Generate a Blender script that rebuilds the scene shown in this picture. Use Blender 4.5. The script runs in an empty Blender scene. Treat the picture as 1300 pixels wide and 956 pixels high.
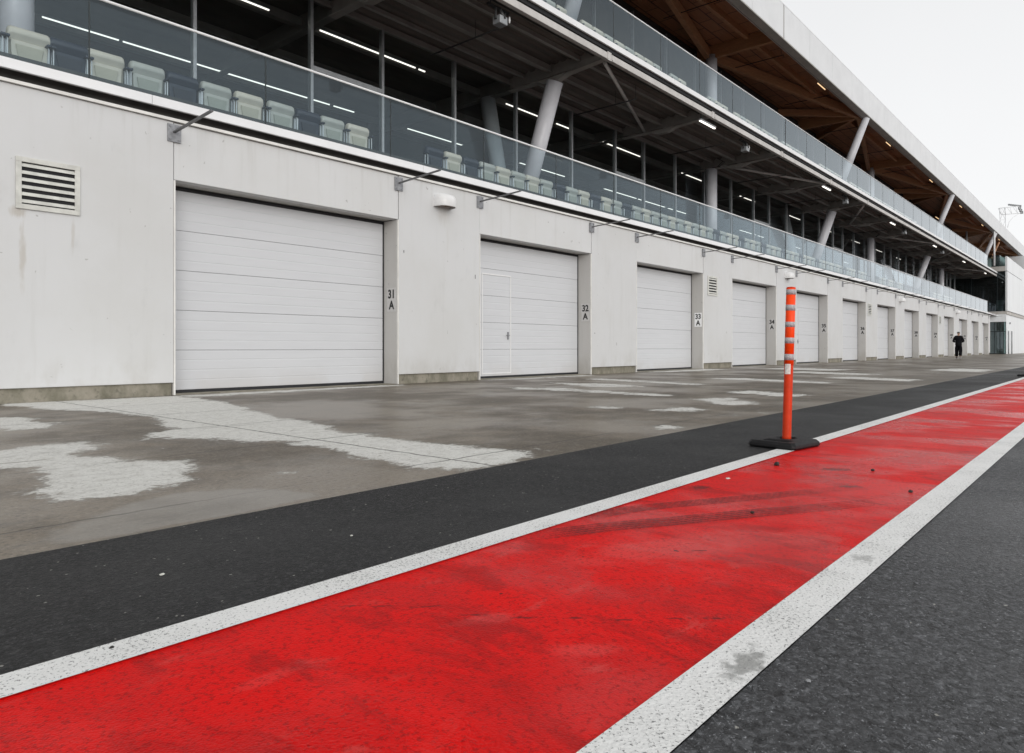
import bpy, bmesh, math, random
import numpy as np
from mathutils import Vector, Matrix
random.seed(7)
R = math.radians
scn = bpy.context.scene
COL = scn.collection

# ------------------------------------------------------------------ calibration
F_PX, VPX, HOR, CAM_H = 900.0, 777.5, 441.5, 0.72
TH = math.atan(VPX / F_PX); c_, s_ = math.cos(TH), math.sin(TH)
WALL = 10.90      # front face of the garage pillars
FR = 11.05         # front of the two decks and of the roof
PITCH = 6.733     # garage spacing
X0 = 4.81         # left edge of the first garage opening
OPEN = 4.343
FRAME0, FRAME = 17.10, 6.733   # steel frames of the upper floors
GLZ = 14.83       # glazing of level one
XL, XR = -8.0, 98.2

# ------------------------------------------------------------------ node helpers
class NT:
    def __init__(s, name):
        s.m = bpy.data.materials.new(name); s.m.use_nodes = True
        s.t = s.m.node_tree; s.t.nodes.clear()
        s.out = s.t.nodes.new('ShaderNodeOutputMaterial')
    def n(s, typ, **kw):
        nd = s.t.nodes.new(typ)
        for k, v in kw.items():
            if k.startswith('i_'):
                key = k[2:]
                key = int(key) if key.isdigit() else key.replace('_', ' ')
                s.put(nd, key, v)
            else: setattr(nd, k, v)
        return nd
    def put(s, nd, key, v):
        if isinstance(v, bpy.types.NodeSocket): s.t.links.new(v, nd.inputs[key])
        else: nd.inputs[key].default_value = v
    def math(s, op, a, b=None, c=None, clamp=False):
        nd = s.t.nodes.new('ShaderNodeMath'); nd.operation = op; nd.use_clamp = clamp
        s.put(nd, 0, a)
        if b is not None: s.put(nd, 1, b)
        if c is not None: s.put(nd, 2, c)
        return nd.outputs[0]
    def pos(s, scale=(1, 1, 1), obj=False):
        if obj: o = s.n('ShaderNodeTexCoord').outputs['Object']
        else: o = s.n('ShaderNodeNewGeometry').outputs['Position']
        if scale == (1, 1, 1): return o
        mp = s.n('ShaderNodeMapping'); mp.inputs['Scale'].default_value = scale
        s.t.links.new(o, mp.inputs['Vector']); return mp.outputs[0]
    def noise(s, vec, scale, detail=4, rough=.55, dist=0):
        nd = s.n('ShaderNodeTexNoise'); s.put(nd, 'Vector', vec)
        nd.inputs['Scale'].default_value = scale; nd.inputs['Detail'].default_value = detail
        nd.inputs['Roughness'].default_value = rough; nd.inputs['Distortion'].default_value = dist
        return nd.outputs['Fac']
    def ramp(s, f, lo, hi, a=0.0, b=1.0, smooth=True):
        nd = s.n('ShaderNodeMapRange'); nd.interpolation_type = 'SMOOTHSTEP' if smooth else 'LINEAR'
        s.put(nd, 'Value', f)
        for k, v in (('From Min', lo), ('From Max', hi), ('To Min', a), ('To Max', b)): s.put(nd, k, v)
        return nd.outputs[0]
    def mix(s, f, a, b, mode='MIX'):
        nd = s.n('ShaderNodeMix', data_type='RGBA', blend_type=mode)
        for k, v in ((0, f), (6, a), (7, b)):
            if isinstance(v, (tuple, list)): v = tuple(v) + (1,) * (4 - len(v))
            s.put(nd, k, v)
        return nd.outputs[2]
    def ell(s, vec, x, y, z, a, b, cc, rot=0.0):
        """0 in the middle, 1 on the edge of an ellipsoid"""
        mp = s.n('ShaderNodeMapping', vector_type='TEXTURE'); s.put(mp, 'Vector', vec)
        mp.inputs['Location'].default_value = (x, y, z); mp.inputs['Scale'].default_value = (a, b, cc)
        mp.inputs['Rotation'].default_value = (0, 0, rot)
        ln = s.n('ShaderNodeVectorMath', operation='LENGTH'); s.put(ln, 0, mp.outputs[0])
        return ln.outputs['Value']
    def bsdf(s, color, rough=.5, metal=0.0, spec=.5, bump=None, bstr=.2, bdist=.01, **kw):
        b = s.n('ShaderNodeBsdfPrincipled')
        if isinstance(color, (tuple, list)): color = tuple(color) + (1,) * (4 - len(color))
        s.put(b, 'Base Color', color); s.put(b, 'Roughness', rough); s.put(b, 'Metallic', metal)
        s.put(b, 'Specular IOR Level', spec)
        if bump is not None:
            bp = s.n('ShaderNodeBump'); s.put(bp, 'Height', bump)
            bp.inputs['Strength'].default_value = bstr; bp.inputs['Distance'].default_value = bdist
            s.t.links.new(bp.outputs[0], b.inputs['Normal'])
        for k, v in kw.items(): s.put(b, k.replace('_', ' '), v)
        s.t.links.new(b.outputs[0], s.out.inputs[0]); return b

M = {}
def simple(name, col, rough=.5, metal=0, spec=.5, var=.12, scale=6, stretch=(1, 1, 1), bstr=.05, obj=False):
    t = NT(name); p = t.pos(stretch, obj)
    n = t.noise(p, scale, 5, .6)
    f = t.ramp(n, .3, .7, 1 - var, 1 + var * .6)
    colr = t.mix(1.0, col, (0, 0, 0), 'MULTIPLY')
    nd = t.n('ShaderNodeVectorMath', operation='SCALE'); nd.inputs[0].default_value = col[:3]
    t.put(nd, 'Scale', f)
    r = t.ramp(t.noise(p, scale * 3, 3), .3, .7, max(.02, rough - .08), min(1, rough + .08))
    t.bsdf(nd.outputs[0], r, metal, spec, t.noise(p, scale * 12, 3), bstr, .004)
    M[name] = t.m; return t.m

# ---- setting materials
def mat_precast(name, base, seed, stains=()):
    t = NT(name); p = t.pos()
    big = t.noise(p, .55, 5, .6); mid = t.noise(t.pos((1, 1, .5)), 2.6, 6, .65); fine = t.noise(p, 40, 3)
    streak = t.noise(t.pos((3.5, 3.5, .22)), 1.6, 5, .6)
    col = t.mix(t.ramp(big, .35, .68, 0, .5), base, tuple(x * k for x, k in zip(base, (.90, .89, .86))))
    col = t.mix(t.ramp(streak, .52, .78, 0, .33), col, tuple(x * k for x, k in zip(base, (.80, .79, .76))))
    col = t.mix(t.ramp(mid, .60, .78, 0, .30), col, tuple(x * k for x, k in zip(base, (.74, .74, .73))))
    z = t.n('ShaderNodeSeparateXYZ'); t.put(z, 0, p)
    zz = z.outputs[2]
    # grime along the foot and just under the flashing
    lo = t.math('MULTIPLY', t.ramp(zz, .16, .75, 1, 0), t.ramp(mid, .4, .65, 0, .32))
    hi = t.math('MULTIPLY', t.ramp(zz, 3.5, 4.13, 0, 1), t.ramp(streak, .52, .66, 0, .18))
    col = t.mix(lo, col, tuple(x * k for x, k in zip(base, (.66, .62, .55))))
    col = t.mix(hi, col, tuple(x * k for x, k in zip(base, (.70, .69, .66))))
    # chips and scuffs
    sp = t.noise(p, 9, 2, .5, .4)
    col = t.mix(t.ramp(sp, .725, .76, 0, .55), col, (.28, .27, .26))
    for (x, zc, a, b, k) in stains:
        e = t.ell(p, x, WALL, zc, a, 3, b)
        e = t.math('ADD', e, t.math('MULTIPLY', t.math('SUBTRACT', t.noise(t.pos((2.2, 1, .5)), 9, 4), .5), 1.6))
        col = t.mix(t.ramp(e, .15, 1.0, k, 0), col, (.40, .36, .30))
    bump = t.math('ADD', t.math('MULTIPLY', mid, .5), t.math('MULTIPLY', fine, .15))
    t.bsdf(col, t.ramp(mid, .3, .7, .55, .8), bump=bump, bstr=.18, bdist=.012)
    M[name] = t.m
mat_precast('pillar_panel', (.61, .615, .62), 1,
            [(2.83, 1.95, .05, .60, .5), (2.78, 2.48, .12, .10, .6), (3.42, 2.3, .03, .3, .35), (10.40, 3.52, .22, .30, .22), (10.52, 3.0, .04, .5, .12)])
mat_precast('lintel_panel', (.63, .635, .64), 2)
mat_precast('jamb_panel', (.52, .51, .495), 3)  # darker precast copy: lesser light inside the openings is put into the colour

def mat_plinth():
    t = NT('plinth_concrete'); p = t.pos()
    a = t.noise(t.pos((1, 1, .6)), 3.2, 5, .65); b = t.noise(p, 14, 4)
    col = t.mix(t.ramp(a, .35, .65), (.30, .275, .225), (.17, .16, .12))
    col = t.mix(t.ramp(b, .55, .75, 0, .6), col, (.08, .08, .06))
    t.bsdf(col, .85, bump=b, bstr=.4, bdist=.01); M['plinth_concrete'] = t.m
mat_plinth()

def mat_door():
    t = NT('door_white'); p = t.pos()
    z = t.n('ShaderNodeSeparateXYZ'); t.put(z, 0, p)
    zz = t.math('SUBTRACT', z.outputs[2], .05)
    # four shallow ribs to a section, an open seam between sections
    fr = t.math('FRACT', t.math('DIVIDE', zz, .158))
    rib = t.math('MINIMUM', t.ramp(fr, 0, .10), t.ramp(fr, 1.0, .90))
    n = t.noise(t.pos((.5, 1, 3)), 2.2, 5, .6); n2 = t.noise(p, 1.1, 4)
    col = t.mix(t.ramp(n, .35, .7, 0, .35), (.60, .61, .63), (.55, .56, .58))
    col = t.mix(t.math('MULTIPLY', t.ramp(z.outputs[2], .0, .5, .35, 0), t.ramp(n2, .4, .6)), col, (.50, .47, .44))
    col = t.mix(t.math('MULTIPLY', t.ramp(rib, 0, 1, 1, 0), .10), col, (.45, .46, .48))
    bump = t.math('ADD', rib, t.math('MULTIPLY', t.noise(t.pos((.6, 1, 1)), 1.4, 2), .4))
    t.bsdf(col, .42, bump=bump, bstr=.35, bdist=.006); M['door_white'] = t.m
mat_door()

def aggregate(t, p, scale):
    v = t.n('ShaderNodeTexVoronoi'); t.put(v, 'Vector', p); v.inputs['Scale'].default_value = scale
    return v

def mat_asphalt(name, base, light, sc=1.0, grain=1.0, w0=.62, w1=.40):
    t = NT(name); p = t.pos()
    v = aggregate(t, p, 85 * sc); h = v.outputs['Distance']
    big = t.noise(p, .45, 5, .6); mid = t.noise(p, 3.5, 5, .65)
    sep = t.n('ShaderNodeSeparateColor'); t.put(sep, 0, v.outputs['Color'])
    coarse = t.noise(p, 40 * sc, 5, .8, .8); fine = t.noise(p, 110 * sc, 4, .8)
    col = t.mix(t.math('MULTIPLY', t.ramp(sep.outputs[0], .60, 1.0), .40 * grain), base, light)
    col = t.mix(t.ramp(coarse, .50, .38, 0, .92 * grain), col, tuple(x * .15 for x in base))
    col = t.mix(t.ramp(coarse, .54, .68, 0, .85 * grain), col, light)
    col = t.mix(t.ramp(fine, .58, .70, 0, .9), col, tuple(min(.5, x * 2.4) for x in light))
    col = t.mix(t.ramp(fine, .44, .34, 0, .7), col, tuple(x * .2 for x in base))
    col = t.mix(t.ramp(mid, .55, .75, 0, .30), col, tuple(x * 1.9 for x in base))
    col = t.mix(t.ramp(big, .40, .65, 0, .4), col, tuple(x * .6 for x in base))
    v2 = aggregate(t, p, 150); sep2 = t.n('ShaderNodeSeparateColor'); t.put(sep2, 0, v2.outputs['Color'])
    col = t.mix(t.ramp(sep2.outputs[1], .9985, .999, 0, .7), col, (.45, .44, .40))
    wet = t.ramp(big, .38, .62, w0, w1)
    b = t.math('ADD', t.math('MULTIPLY', h, -.6), t.math('ADD', t.math('MULTIPLY', fine, .5), t.math('MULTIPLY', coarse, 1.6)))
    t.bsdf(col, wet, spec=.35, bump=b, bstr=.8, bdist=.008); M[name] = t.m
mat_asphalt('asphalt_service', (.013, .013, .014), (.085, .085, .085), 1.1, .95, .70, .52)
mat_asphalt('asphalt_track', (.046, .047, .050), (.17, .175, .185), .95, 1.0, .58, .36)

def mat_line():
    t = NT('line_paint'); p = t.pos()
    v = aggregate(t, p, 95); n = t.noise(p, 120, 3, .7); mid = t.noise(p, 3, 5, .6); big = t.noise(p, .8, 3)
    n3 = t.noise(p, 60, 5, .8, .6)
    pit = t.math('MAXIMUM', t.ramp(t.math('ADD', n, t.math('MULTIPLY', mid, .18)), .665, .73, 0, .9), t.ramp(t.math('ADD', n3, t.math('MULTIPLY', mid, .22)), .70, .78, 0, .8))
    col = t.mix(t.ramp(mid, .4, .7, 0, .45), (.80, .80, .785), (.66, .66, .64))
    col = t.mix(pit, col, (.10, .10, .10))
    # the scuffed places of the right-hand line
    for (x, y, a, b, k) in [(1.57, .655, .11, .05, .75), (2.62, .68, .06, .04, .5)]:
        e = t.ell(p, x, y, 0, a, b, 9)
        e = t.math('ADD', e, t.math('MULTIPLY', t.math('SUBTRACT', t.noise(p, 30, 4), .5), 2.6))
        col = t.mix(t.ramp(e, .3, 1.0, k, 0), col, (.20, .20, .19))
    b = t.math('ADD', t.math('MULTIPLY', n, .8), t.math('MULTIPLY', v.outputs['Distance'], -.6))
    t.bsdf(col, .55, bump=b, bstr=.5, bdist=.005); M['line_paint'] = t.m
mat_line()

DR = -.86
DASH = [(1.46, 1.22, .034, .007, DR), (1.55, 1.11, .032, .007, DR), (1.62, 1.01, .032, .007, DR), (1.72, .91, .034, .007, DR), (1.79, .83, .038, .008, DR),
        (1.21, 1.64, .035, .005, DR + .1), (1.27, 1.57, .04, .006, DR + .15), (1.34, 1.48, .045, .006, DR + .25), (1.39, 1.33, .036, .007, DR), (3.42, 1.66, .07, .05, DR), (4.45, 1.30, .10, .06, DR),
        (3.95, 1.08, .07, .03, DR), (2.35, 1.15, .03, .010, DR)]
def mat_red():
    t = NT('lane_red'); p = t.pos()
    v = aggregate(t, p, 150); n = t.noise(p, 120, 4, .75, .5); mid = t.noise(p, 2.6, 6, .62, .6); big = t.noise(t.pos((1, 1, 1)), .9, 5, .6, .5)
    base = (.74, .004, .003)
    col = t.mix(t.ramp(mid, .40, .66, 0, .8), base, (.58, .005, .005))
    col = t.mix(t.ramp(big, .50, .62, 0, .6), col, (.62, .035, .034))
    for (x, y, a, b_, r_, k_) in [(2.35, 1.22, .42, .16, -.35, .55), (1.36, 1.30, .10, .035, -.5, .6), (1.40, .98, .10, .05, -.7, .45), (3.35, 1.35, .5, .10, -.45, .45), (.83, 1.42, .08, .03, 0, .3), (5.6, 1.2, .9, .25, -.2, .4), (2.75, .95, .3, .09, -.3, .4)]:
        e = t.ell(p, x, y, 0, a, b_, 9, r_)
        e = t.math('ADD', e, t.math('MULTIPLY', t.math('SUBTRACT', t.noise(p, 4.5, 7, .72, .5), .5), 2.6))
        col = t.mix(t.ramp(e, .45, 1.15, k_, 0), col, (.72, .075, .07))
    worn = t.noise(t.pos((1.2, 2.2, 1)), 3.5, 7, .72, .5)
    col = t.mix(t.ramp(worn, .56, .70, 0, .55), col, (.62, .085, .075))
    dk = t.noise(t.pos((2.4, .9, 1)), 2.2, 7, .7, .6)
    col = t.mix(t.ramp(dk, .50, .66, 0, .7), col, (.36, .006, .006))
    pit = t.ramp(n, .66, .74, 0, .75)
    col = t.mix(pit, col, (.045, .004, .004))
    gr = t.noise(p, 70, 5, .8, .1)
    col = t.mix(t.ramp(gr, .49, .37, 0, .66), col, (.24, .004, .004))
    col = t.mix(t.ramp(gr, .57, .70, 0, .45), col, (.85, .02, .012))
    spots = t.noise(p, 22, 2, .5)
    col = t.mix(t.ramp(spots, .765, .79, 0, .9), col, (.03, .008, .008))
    # rubber picked up in short dabs
    for (x, y, a, b, r) in DASH:
        e = t.ell(p, x, y, 0, a, b, 9, r)
        e = t.math('ADD', e, t.math('MULTIPLY', t.math('SUBTRACT', t.noise(p, 70, 4), .5), 2.4))
        col = t.mix(t.ramp(e, .3, 1.25, .72, 0), col, (.045, .012, .012))
    # damp film: pools of smoother surface
    wetn = t.noise(t.pos((1.0, .55, 1)), 1.3, 5, .55, .3)
    film = t.ramp(wetn, .46, .56)
    rough = t.math('SUBTRACT', t.ramp(mid, .3, .7, .60, .48), t.math('MULTIPLY', film, .27))
    b = t.math('ADD', t.math('MULTIPLY', n, .8), t.math('MULTIPLY', v.outputs['Distance'], -.7))
    b = t.math('MULTIPLY', b, t.ramp(film, 0, 1, 1, .45))
    t.bsdf(col, rough, spec=.13, bump=b, bstr=.45, bdist=.005); M['lane_red'] = t.m
mat_red()

def mat_concrete():
    t = NT('apron_concrete'); p = t.pos()
    at = t.n('ShaderNodeAttribute', attribute_name='dry').outputs['Fac']
    n1 = t.noise(t.pos((1, 1, 1)), 2.4, 7, .66, .4); n2 = t.noise(p, 11, 5, .65); fine = t.noise(p, 130, 3, .7)
    big = t.noise(p, .5, 5, .6)
    m = t.math('ADD', at, t.math('MULTIPLY', t.math('SUBTRACT', n1, .5), 1.7))
    n3 = t.noise(t.pos((1, 1.6, 1)), 26, 5, .7, .5)
    m = t.math('ADD', m, t.math('MULTIPLY', t.math('SUBTRACT', n2, .5), 1.1))
    m = t.math('ADD', m, t.math('MULTIPLY', t.math('SUBTRACT', n3, .5), .75))
    dry = t.math('ADD', t.math('MULTIPLY', t.ramp(m, .28, .66), .50), t.math('MULTIPLY', t.ramp(m, .40, .56), .50))
    wetc = t.mix(t.ramp(t.math('ADD', t.math('MULTIPLY', big, .6), t.math('MULTIPLY', n1, .4)), .42, .58), (.190, .153, .110), (.100, .081, .058))
    wetc = t.mix(t.ramp(n2, .45, .75, 0, .5), wetc, (.19, .167, .135))
    dryc = t.mix(t.ramp(n2, .4, .7), (.68, .675, .64), (.56, .55, .515))
    col = t.mix(dry, wetc, dryc)
    spk = t.noise(p, 42, 5, .8)
    dryc = t.mix(t.ramp(spk, .54, .64, 0, .65), dryc, (.22, .21, .19))
    wetc = t.mix(t.ramp(spk, .54, .66, 0, .8), wetc, (.29, .255, .21))
    wetc = t.mix(t.ramp(spk, .47, .37, 0, .8), wetc, (.045, .038, .03))
    blot = t.noise(t.pos((.6, 1.6, 1)), 3.1, 6, .7, .8)
    dry = t.math('MULTIPLY', dry, t.ramp(blot, .655, .69, 1, .1))
    col = t.mix(dry, wetc, dryc)
    rim = t.math('MULTIPLY', t.ramp(m, .38, .47), t.ramp(m, .47, .52, 1, 0))
    col = t.mix(t.math('MULTIPLY', rim, .35), col, (.10, .095, .085))
    at2 = t.n('ShaderNodeAttribute', attribute_name='damp_sheen').outputs['Fac']
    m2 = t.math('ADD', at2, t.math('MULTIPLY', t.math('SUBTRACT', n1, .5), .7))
    col = t.mix(t.math('MULTIPLY', t.ramp(m2, .4, .65), .55), col, (.29, .275, .25))  # damp area: its sheen is mixed in as a lighter colour
    col = t.mix(t.ramp(fine, .60, .75, 0, .30), col, (.40, .385, .36))
    col = t.mix(t.ramp(fine, .42, .30, 0, .35), col, (.05, .046, .04))
    # oil and rubber streaks running along the lane
    st = t.noise(t.pos((.35, 3.0, 1)), 1.5, 6, .65)
    col = t.mix(t.ramp(st, .58, .72, 0, .42), col, (.075, .070, .064))
    # joints
    s = t.n('ShaderNodeSeparateXYZ'); t.put(s, 0, p)
    wob = t.math('MULTIPLY', t.math('SUBTRACT', t.noise(p, 6, 3), .5), .055)
    def line(coord, off, period, w):
        q = t.math('ADD', t.math('ADD', coord, off), wob)
        q = t.math('PINGPONG', q, period / 2)
        return t.ramp(q, w * .5, w, 1, 0)
    j = t.math('MAXIMUM', line(s.outputs[0], -3.22, 6.733, .016), t.math('MULTIPLY', line(s.outputs[1], -4.83, 1.53, .014), t.ramp(big, .40, .50, .25, 1)))
    col = t.mix(t.math('MULTIPLY', j, .7), col, (.05, .046, .04))
    rust = t.ell(p, 10.6, 9.2, 0, .75, .22, 9)
    rust = t.math('ADD', rust, t.math('MULTIPLY', t.math('SUBTRACT', n2, .5), 2))
    col = t.mix(t.ramp(rust, .4, 1, .75, 0), col, (.095, .06, .045))
    rough = t.math('ADD', t.ramp(dry, 0, 1, 0, .35), t.ramp(big, .38, .62, .30, .50))
    bump = t.math('ADD', t.math('MULTIPLY', fine, .6), t.math('ADD', t.math('MULTIPLY', n2, .5), t.math('MULTIPLY', j, -1.5)))
    bump = t.math('MULTIPLY', bump, t.ramp(dry, 0, 1, .55, 1))
    t.bsdf(col, rough, spec=.32, bump=bump, bstr=.45, bdist=.006); M['apron_concrete'] = t.m
mat_concrete()

simple('fascia_white', (.78, .785, .795), .40, var=.05, scale=1.3, bstr=.02)
simple('roof_white', (.68, .69, .70), .45, var=.05, scale=.6, bstr=.02)
simple('flashing', (.74, .73, .70), .5, var=.10, scale=3)
simple('beam_paint', (.52, .50, .48), .5, var=.12, scale=2)
simple('frame_paint', (.30, .285, .265), .55, var=.15, scale=2)
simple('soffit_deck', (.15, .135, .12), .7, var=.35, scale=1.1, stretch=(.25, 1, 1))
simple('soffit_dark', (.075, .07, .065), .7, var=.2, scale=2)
simple('column_paint', (.56, .56, .59), .42, var=.06, scale=3)
simple('rod_steel', (.15, .15, .155), .5, metal=.3, var=.2, scale=20)
simple('galvanised', (.27, .275, .29), .5, metal=.25, var=.25, scale=20)
simple('mullion_metal', (.36, .37, .38), .35, metal=.5, var=.1)
simple('black_gap', (.012, .012, .014), .8, var=.1)
simple('rubber_seal', (.015, .015, .018), .6, var=.2)
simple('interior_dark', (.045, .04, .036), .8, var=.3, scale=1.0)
simple('interior_floor', (.10, .095, .09), .6, var=.2, scale=1.0)
simple('lamp_white', (.74, .74, .74), .35, var=.05)
simple('lamp_lens', (.16, .11, .07), .3, var=.2)
simple('vent_paint', (.60, .60, .56), .5, var=.15, scale=7)
simple('pipe_dark', (.03, .03, .03), .5, var=.2)
simple('sign_plate', (.88, .88, .88), .5, var=.05, scale=20)
simple('sign_plate_grey', (.56, .55, .54), .5, var=.08, scale=20)
simple('letter_black', (.010, .010, .010), .5, var=.1)
simple('tower_white', (.78, .80, .81), .42, var=.05, scale=.8, stretch=(1.2, 1.2, .1))
simple('tower_beige', (.48, .46, .43), .6, var=.1, scale=1)
simple('mast_steel', (.75, .76, .77), .5, metal=.2, var=.1)
simple('orange_plastic', (.62, .040, .004), .5, spec=.3, var=.12, scale=14, obj=True)
simple('orange_sheeting', (.95, .065, .004), .45, spec=.3, var=.06, scale=30, obj=True)
simple('silver_sheeting', (.42, .41, .42), .6, metal=.0, var=.25, scale=60, obj=True)
simple('sticker_white', (.70, .70, .66), .5, var=.2, scale=60, obj=True)
simple('black_rubber', (.009, .009, .010), .6, spec=.3, var=.3, scale=25, bstr=.2, obj=True)
simple('seat_cream', (.60, .56, .47), .45, var=.06, obj=True)
simple('seat_green', (.45, .455, .41), .45, var=.06, obj=True)
simple('seat_navy', (.022, .032, .05), .45, var=.10, obj=True)
simple('seat_cream_panel', (.46, .43, .34), .5, var=.06, obj=True)  # darker copies of the seat colours, with the pan recess's shade painted in
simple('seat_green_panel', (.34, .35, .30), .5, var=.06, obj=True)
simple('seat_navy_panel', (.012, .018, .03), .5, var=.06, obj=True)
simple('seat_metal', (.55, .57, .58), .4, metal=.3, var=.1, obj=True)
simple('skin', (.42, .26, .19), .5, var=.08, scale=20, obj=True)
simple('cloth_black', (.010, .010, .012), .9, spec=.1, var=.3, scale=25, obj=True)
simple('cloth_trousers', (.007, .007, .009), .9, spec=.1, var=.3, scale=25, obj=True)
simple('hair_grey', (.10, .095, .09), .7, var=.3, scale=60, obj=True)
simple('shoe_black', (.015, .015, .015), .4, var=.2, obj=True)
simple('shoe_sole', (.65, .65, .65), .6, var=.1, obj=True)
simple('stone_dark', (.02, .018, .016), .7, var=.4, scale=40, obj=True)
simple('chip_white', (.6, .6, .55), .7, var=.2, scale=40, obj=True)
simple('fixture_grey', (.30, .31, .32), .4, metal=.3, var=.1)

def mat_wood():
    t = NT('wood_soffit'); p = t.pos()
    g = t.noise(t.pos((.6, 14, 14)), 2.0, 5, .6); b = t.noise(p, .7, 4)
    br = t.n('ShaderNodeTexBrick'); t.put(br, 'Vector', t.pos((1, 1, 1)))
    br.inputs['Scale'].default_value = .42; br.inputs['Mortar Size'].default_value = .012
    br.inputs['Color1'].default_value = (.44, .20, .095, 1); br.inputs['Color2'].default_value = (.34, .15, .075, 1); br.inputs['Mortar'].default_value = (.05, .02, .01, 1)
    col = t.mix(t.ramp(g, .35, .7, 0, .55), br.outputs['Color'], (.15, .06, .03))
    col = t.mix(t.ramp(b, .4, .7, 0, .4), col, (.40, .18, .08))
    t.bsdf(col, .6, bump=g, bstr=.1); M['wood_soffit'] = t.m
    t = NT('wood_beam'); g = t.noise(t.pos((1, 1, 10)), 3, 5, .6)
    col = t.mix(t.ramp(g, .35, .7), (.48, .24, .115), (.36, .17, .08))
    t.bsdf(col, .55, bump=g, bstr=.1); M['wood_beam'] = t.m
mat_wood()

def mat_glass(name, tint, refl=1.0, rough=.0, dirt=.03):
    t = NT(name)
    tr = t.n('ShaderNodeBsdfTransparent'); tr.inputs[0].default_value = tuple(tint) + (1,)
    gl = t.n('ShaderNodeBsdfGlossy'); gl.inputs['Roughness'].default_value = rough; gl.inputs[0].default_value = (.80, .92, 1, 1)
    fr = t.n('ShaderNodeFresnel'); fr.inputs['IOR'].default_value = 1.5
    geo = t.n('ShaderNodeNewGeometry')
    # both faces of a pane reflect, whichever side it is seen from
    f1 = t.math('ABSOLUTE', t.n('ShaderNodeVectorMath', operation='DOT_PRODUCT').outputs['Value'])
    dp = [n for n in t.t.nodes if n.type == 'VECT_MATH'][-1]
    t.put(dp, 0, geo.outputs['Normal']); t.put(dp, 1, geo.outputs['Incoming'])
    om = t.math('SUBTRACT', 1.0, f1)
    p5 = t.math('POWER', om, 5.0)
    f = t.math('ADD', .04, t.math('MULTIPLY', p5, .96))
    f = t.math('DIVIDE', t.math('MULTIPLY', f, 2.0), t.math('ADD', 1.0, f))
    f = t.math('MULTIPLY', f, t.ramp(f1, .05, .55, 1.0, refl), clamp=True)
    t.put(gl, 0, t.mix(t.ramp(f1, .10, .45), (.93, .97, 1), (.78, .91, 1)))
    mx = t.n('ShaderNodeMixShader'); t.put(mx, 0, f); t.put(mx, 1, tr.outputs[0]); t.put(mx, 2, gl.outputs[0])
    df = t.n('ShaderNodeBsdfDiffuse'); df.inputs[0].default_value = (.55, .60, .60, 1)
    p = t.pos((1, 1, .6)); n = t.noise(p, 3.0, 5, .65)
    mx2 = t.n('ShaderNodeMixShader'); t.put(mx2, 0, t.ramp(n, .35, .75, dirt * .5, dirt * 1.8)); t.put(mx2, 1, mx.outputs[0]); t.put(mx2, 2, df.outputs[0])
    t.t.links.new(mx2.outputs[0], t.out.inputs[0]); M[name] = t.m
mat_glass('balustrade_glass', (.72, .81, .85), .60, dirt=.008)
mat_glass('window_glass', (.70, .74, .74), .35, dirt=.004)
mat_glass('tower_glass', (.22, .34, .35), 1.0, dirt=.02)
mat_glass('tower_glass_clear', (.45, .66, .64), .9, dirt=.06)
def mat_edge():
    t = NT('glass_edge'); t.bsdf((.012, .02, .022), .3); M['glass_edge'] = t.m
mat_edge()
def mat_emit(name, col, st):
    t = NT(name); e = t.n('ShaderNodeEmission'); e.inputs[0].default_value = tuple(col) + (1,); e.inputs[1].default_value = st
    t.t.links.new(e.outputs[0], t.out.inputs[0]); M[name] = t.m
mat_emit('tube_light', (1, .93, .84), 2.2)
mat_emit('tube_warm', (1, .66, .36), 1.3)

def mat_tyre():
    t = NT('tyre_rubber'); uv = t.n('ShaderNodeUVMap').outputs[0]
    s = t.n('ShaderNodeSeparateXYZ'); t.put(s, 0, uv)
    # ribs across the width, blocks along the track
    rib = t.math('FRACT', t.math('MULTIPLY', s.outputs[1], 5.0))
    rib = t.ramp(rib, .22, .34)
    blk = t.math('FRACT', t.math('ADD', t.math('MULTIPLY', s.outputs[0], 26.0), t.math('MULTIPLY', t.math('FLOOR', t.math('MULTIPLY', s.outputs[1], 6.0)), .5)))
    blk = t.ramp(blk, .20, .32)
    ends = t.math('MULTIPLY', t.ramp(s.outputs[2], 0, 1), 1.0)
    n = t.noise(t.pos(), 9, 5, .65); n2 = t.noise(t.pos(), 160, 3)
    at = t.n('ShaderNodeAttribute', attribute_name='fade').outputs['Fac']
    a = t.math('MULTIPLY', t.math('MULTIPLY', rib, t.math('ADD', .45, t.math('MULTIPLY', blk, .55))), t.ramp(n, .32, .60, .35, .92))
    a = t.math('MULTIPLY', a, t.ramp(n2, .35, .6, .45, 1.0))
    a = t.math('MULTIPLY', a, at)
    b = t.n('ShaderNodeBsdfPrincipled'); b.inputs['Base Color'].default_value = (.20, .007, .007, 1); b.inputs['Roughness'].default_value = .6
    tr = t.n('ShaderNodeBsdfTransparent'); mx = t.n('ShaderNodeMixShader')
    t.put(mx, 0, a); t.put(mx, 1, tr.outputs[0]); t.put(mx, 2, b.outputs[0])
    t.t.links.new(mx.outputs[0], t.out.inputs[0]); M['tyre_rubber'] = t.m
mat_tyre()

# ------------------------------------------------------------------ object helpers
WLOC = {}
def reg(o, loc): WLOC[o.name] = Vector(loc)
def tag(o, label=None, cat=None, group=None, kind=None):
    if label: o['label'] = label
    if cat: o['category'] = cat
    if group: o['group'] = group
    if kind: o['kind'] = kind
    return o
def thing(name, label, cat, loc=(0, 0, 0), group=None):
    o = bpy.data.objects.new(name, None); COL.objects.link(o); o.location = loc; o.empty_display_size = .2
    reg(o, loc); return tag(o, label, cat, group)

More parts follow.
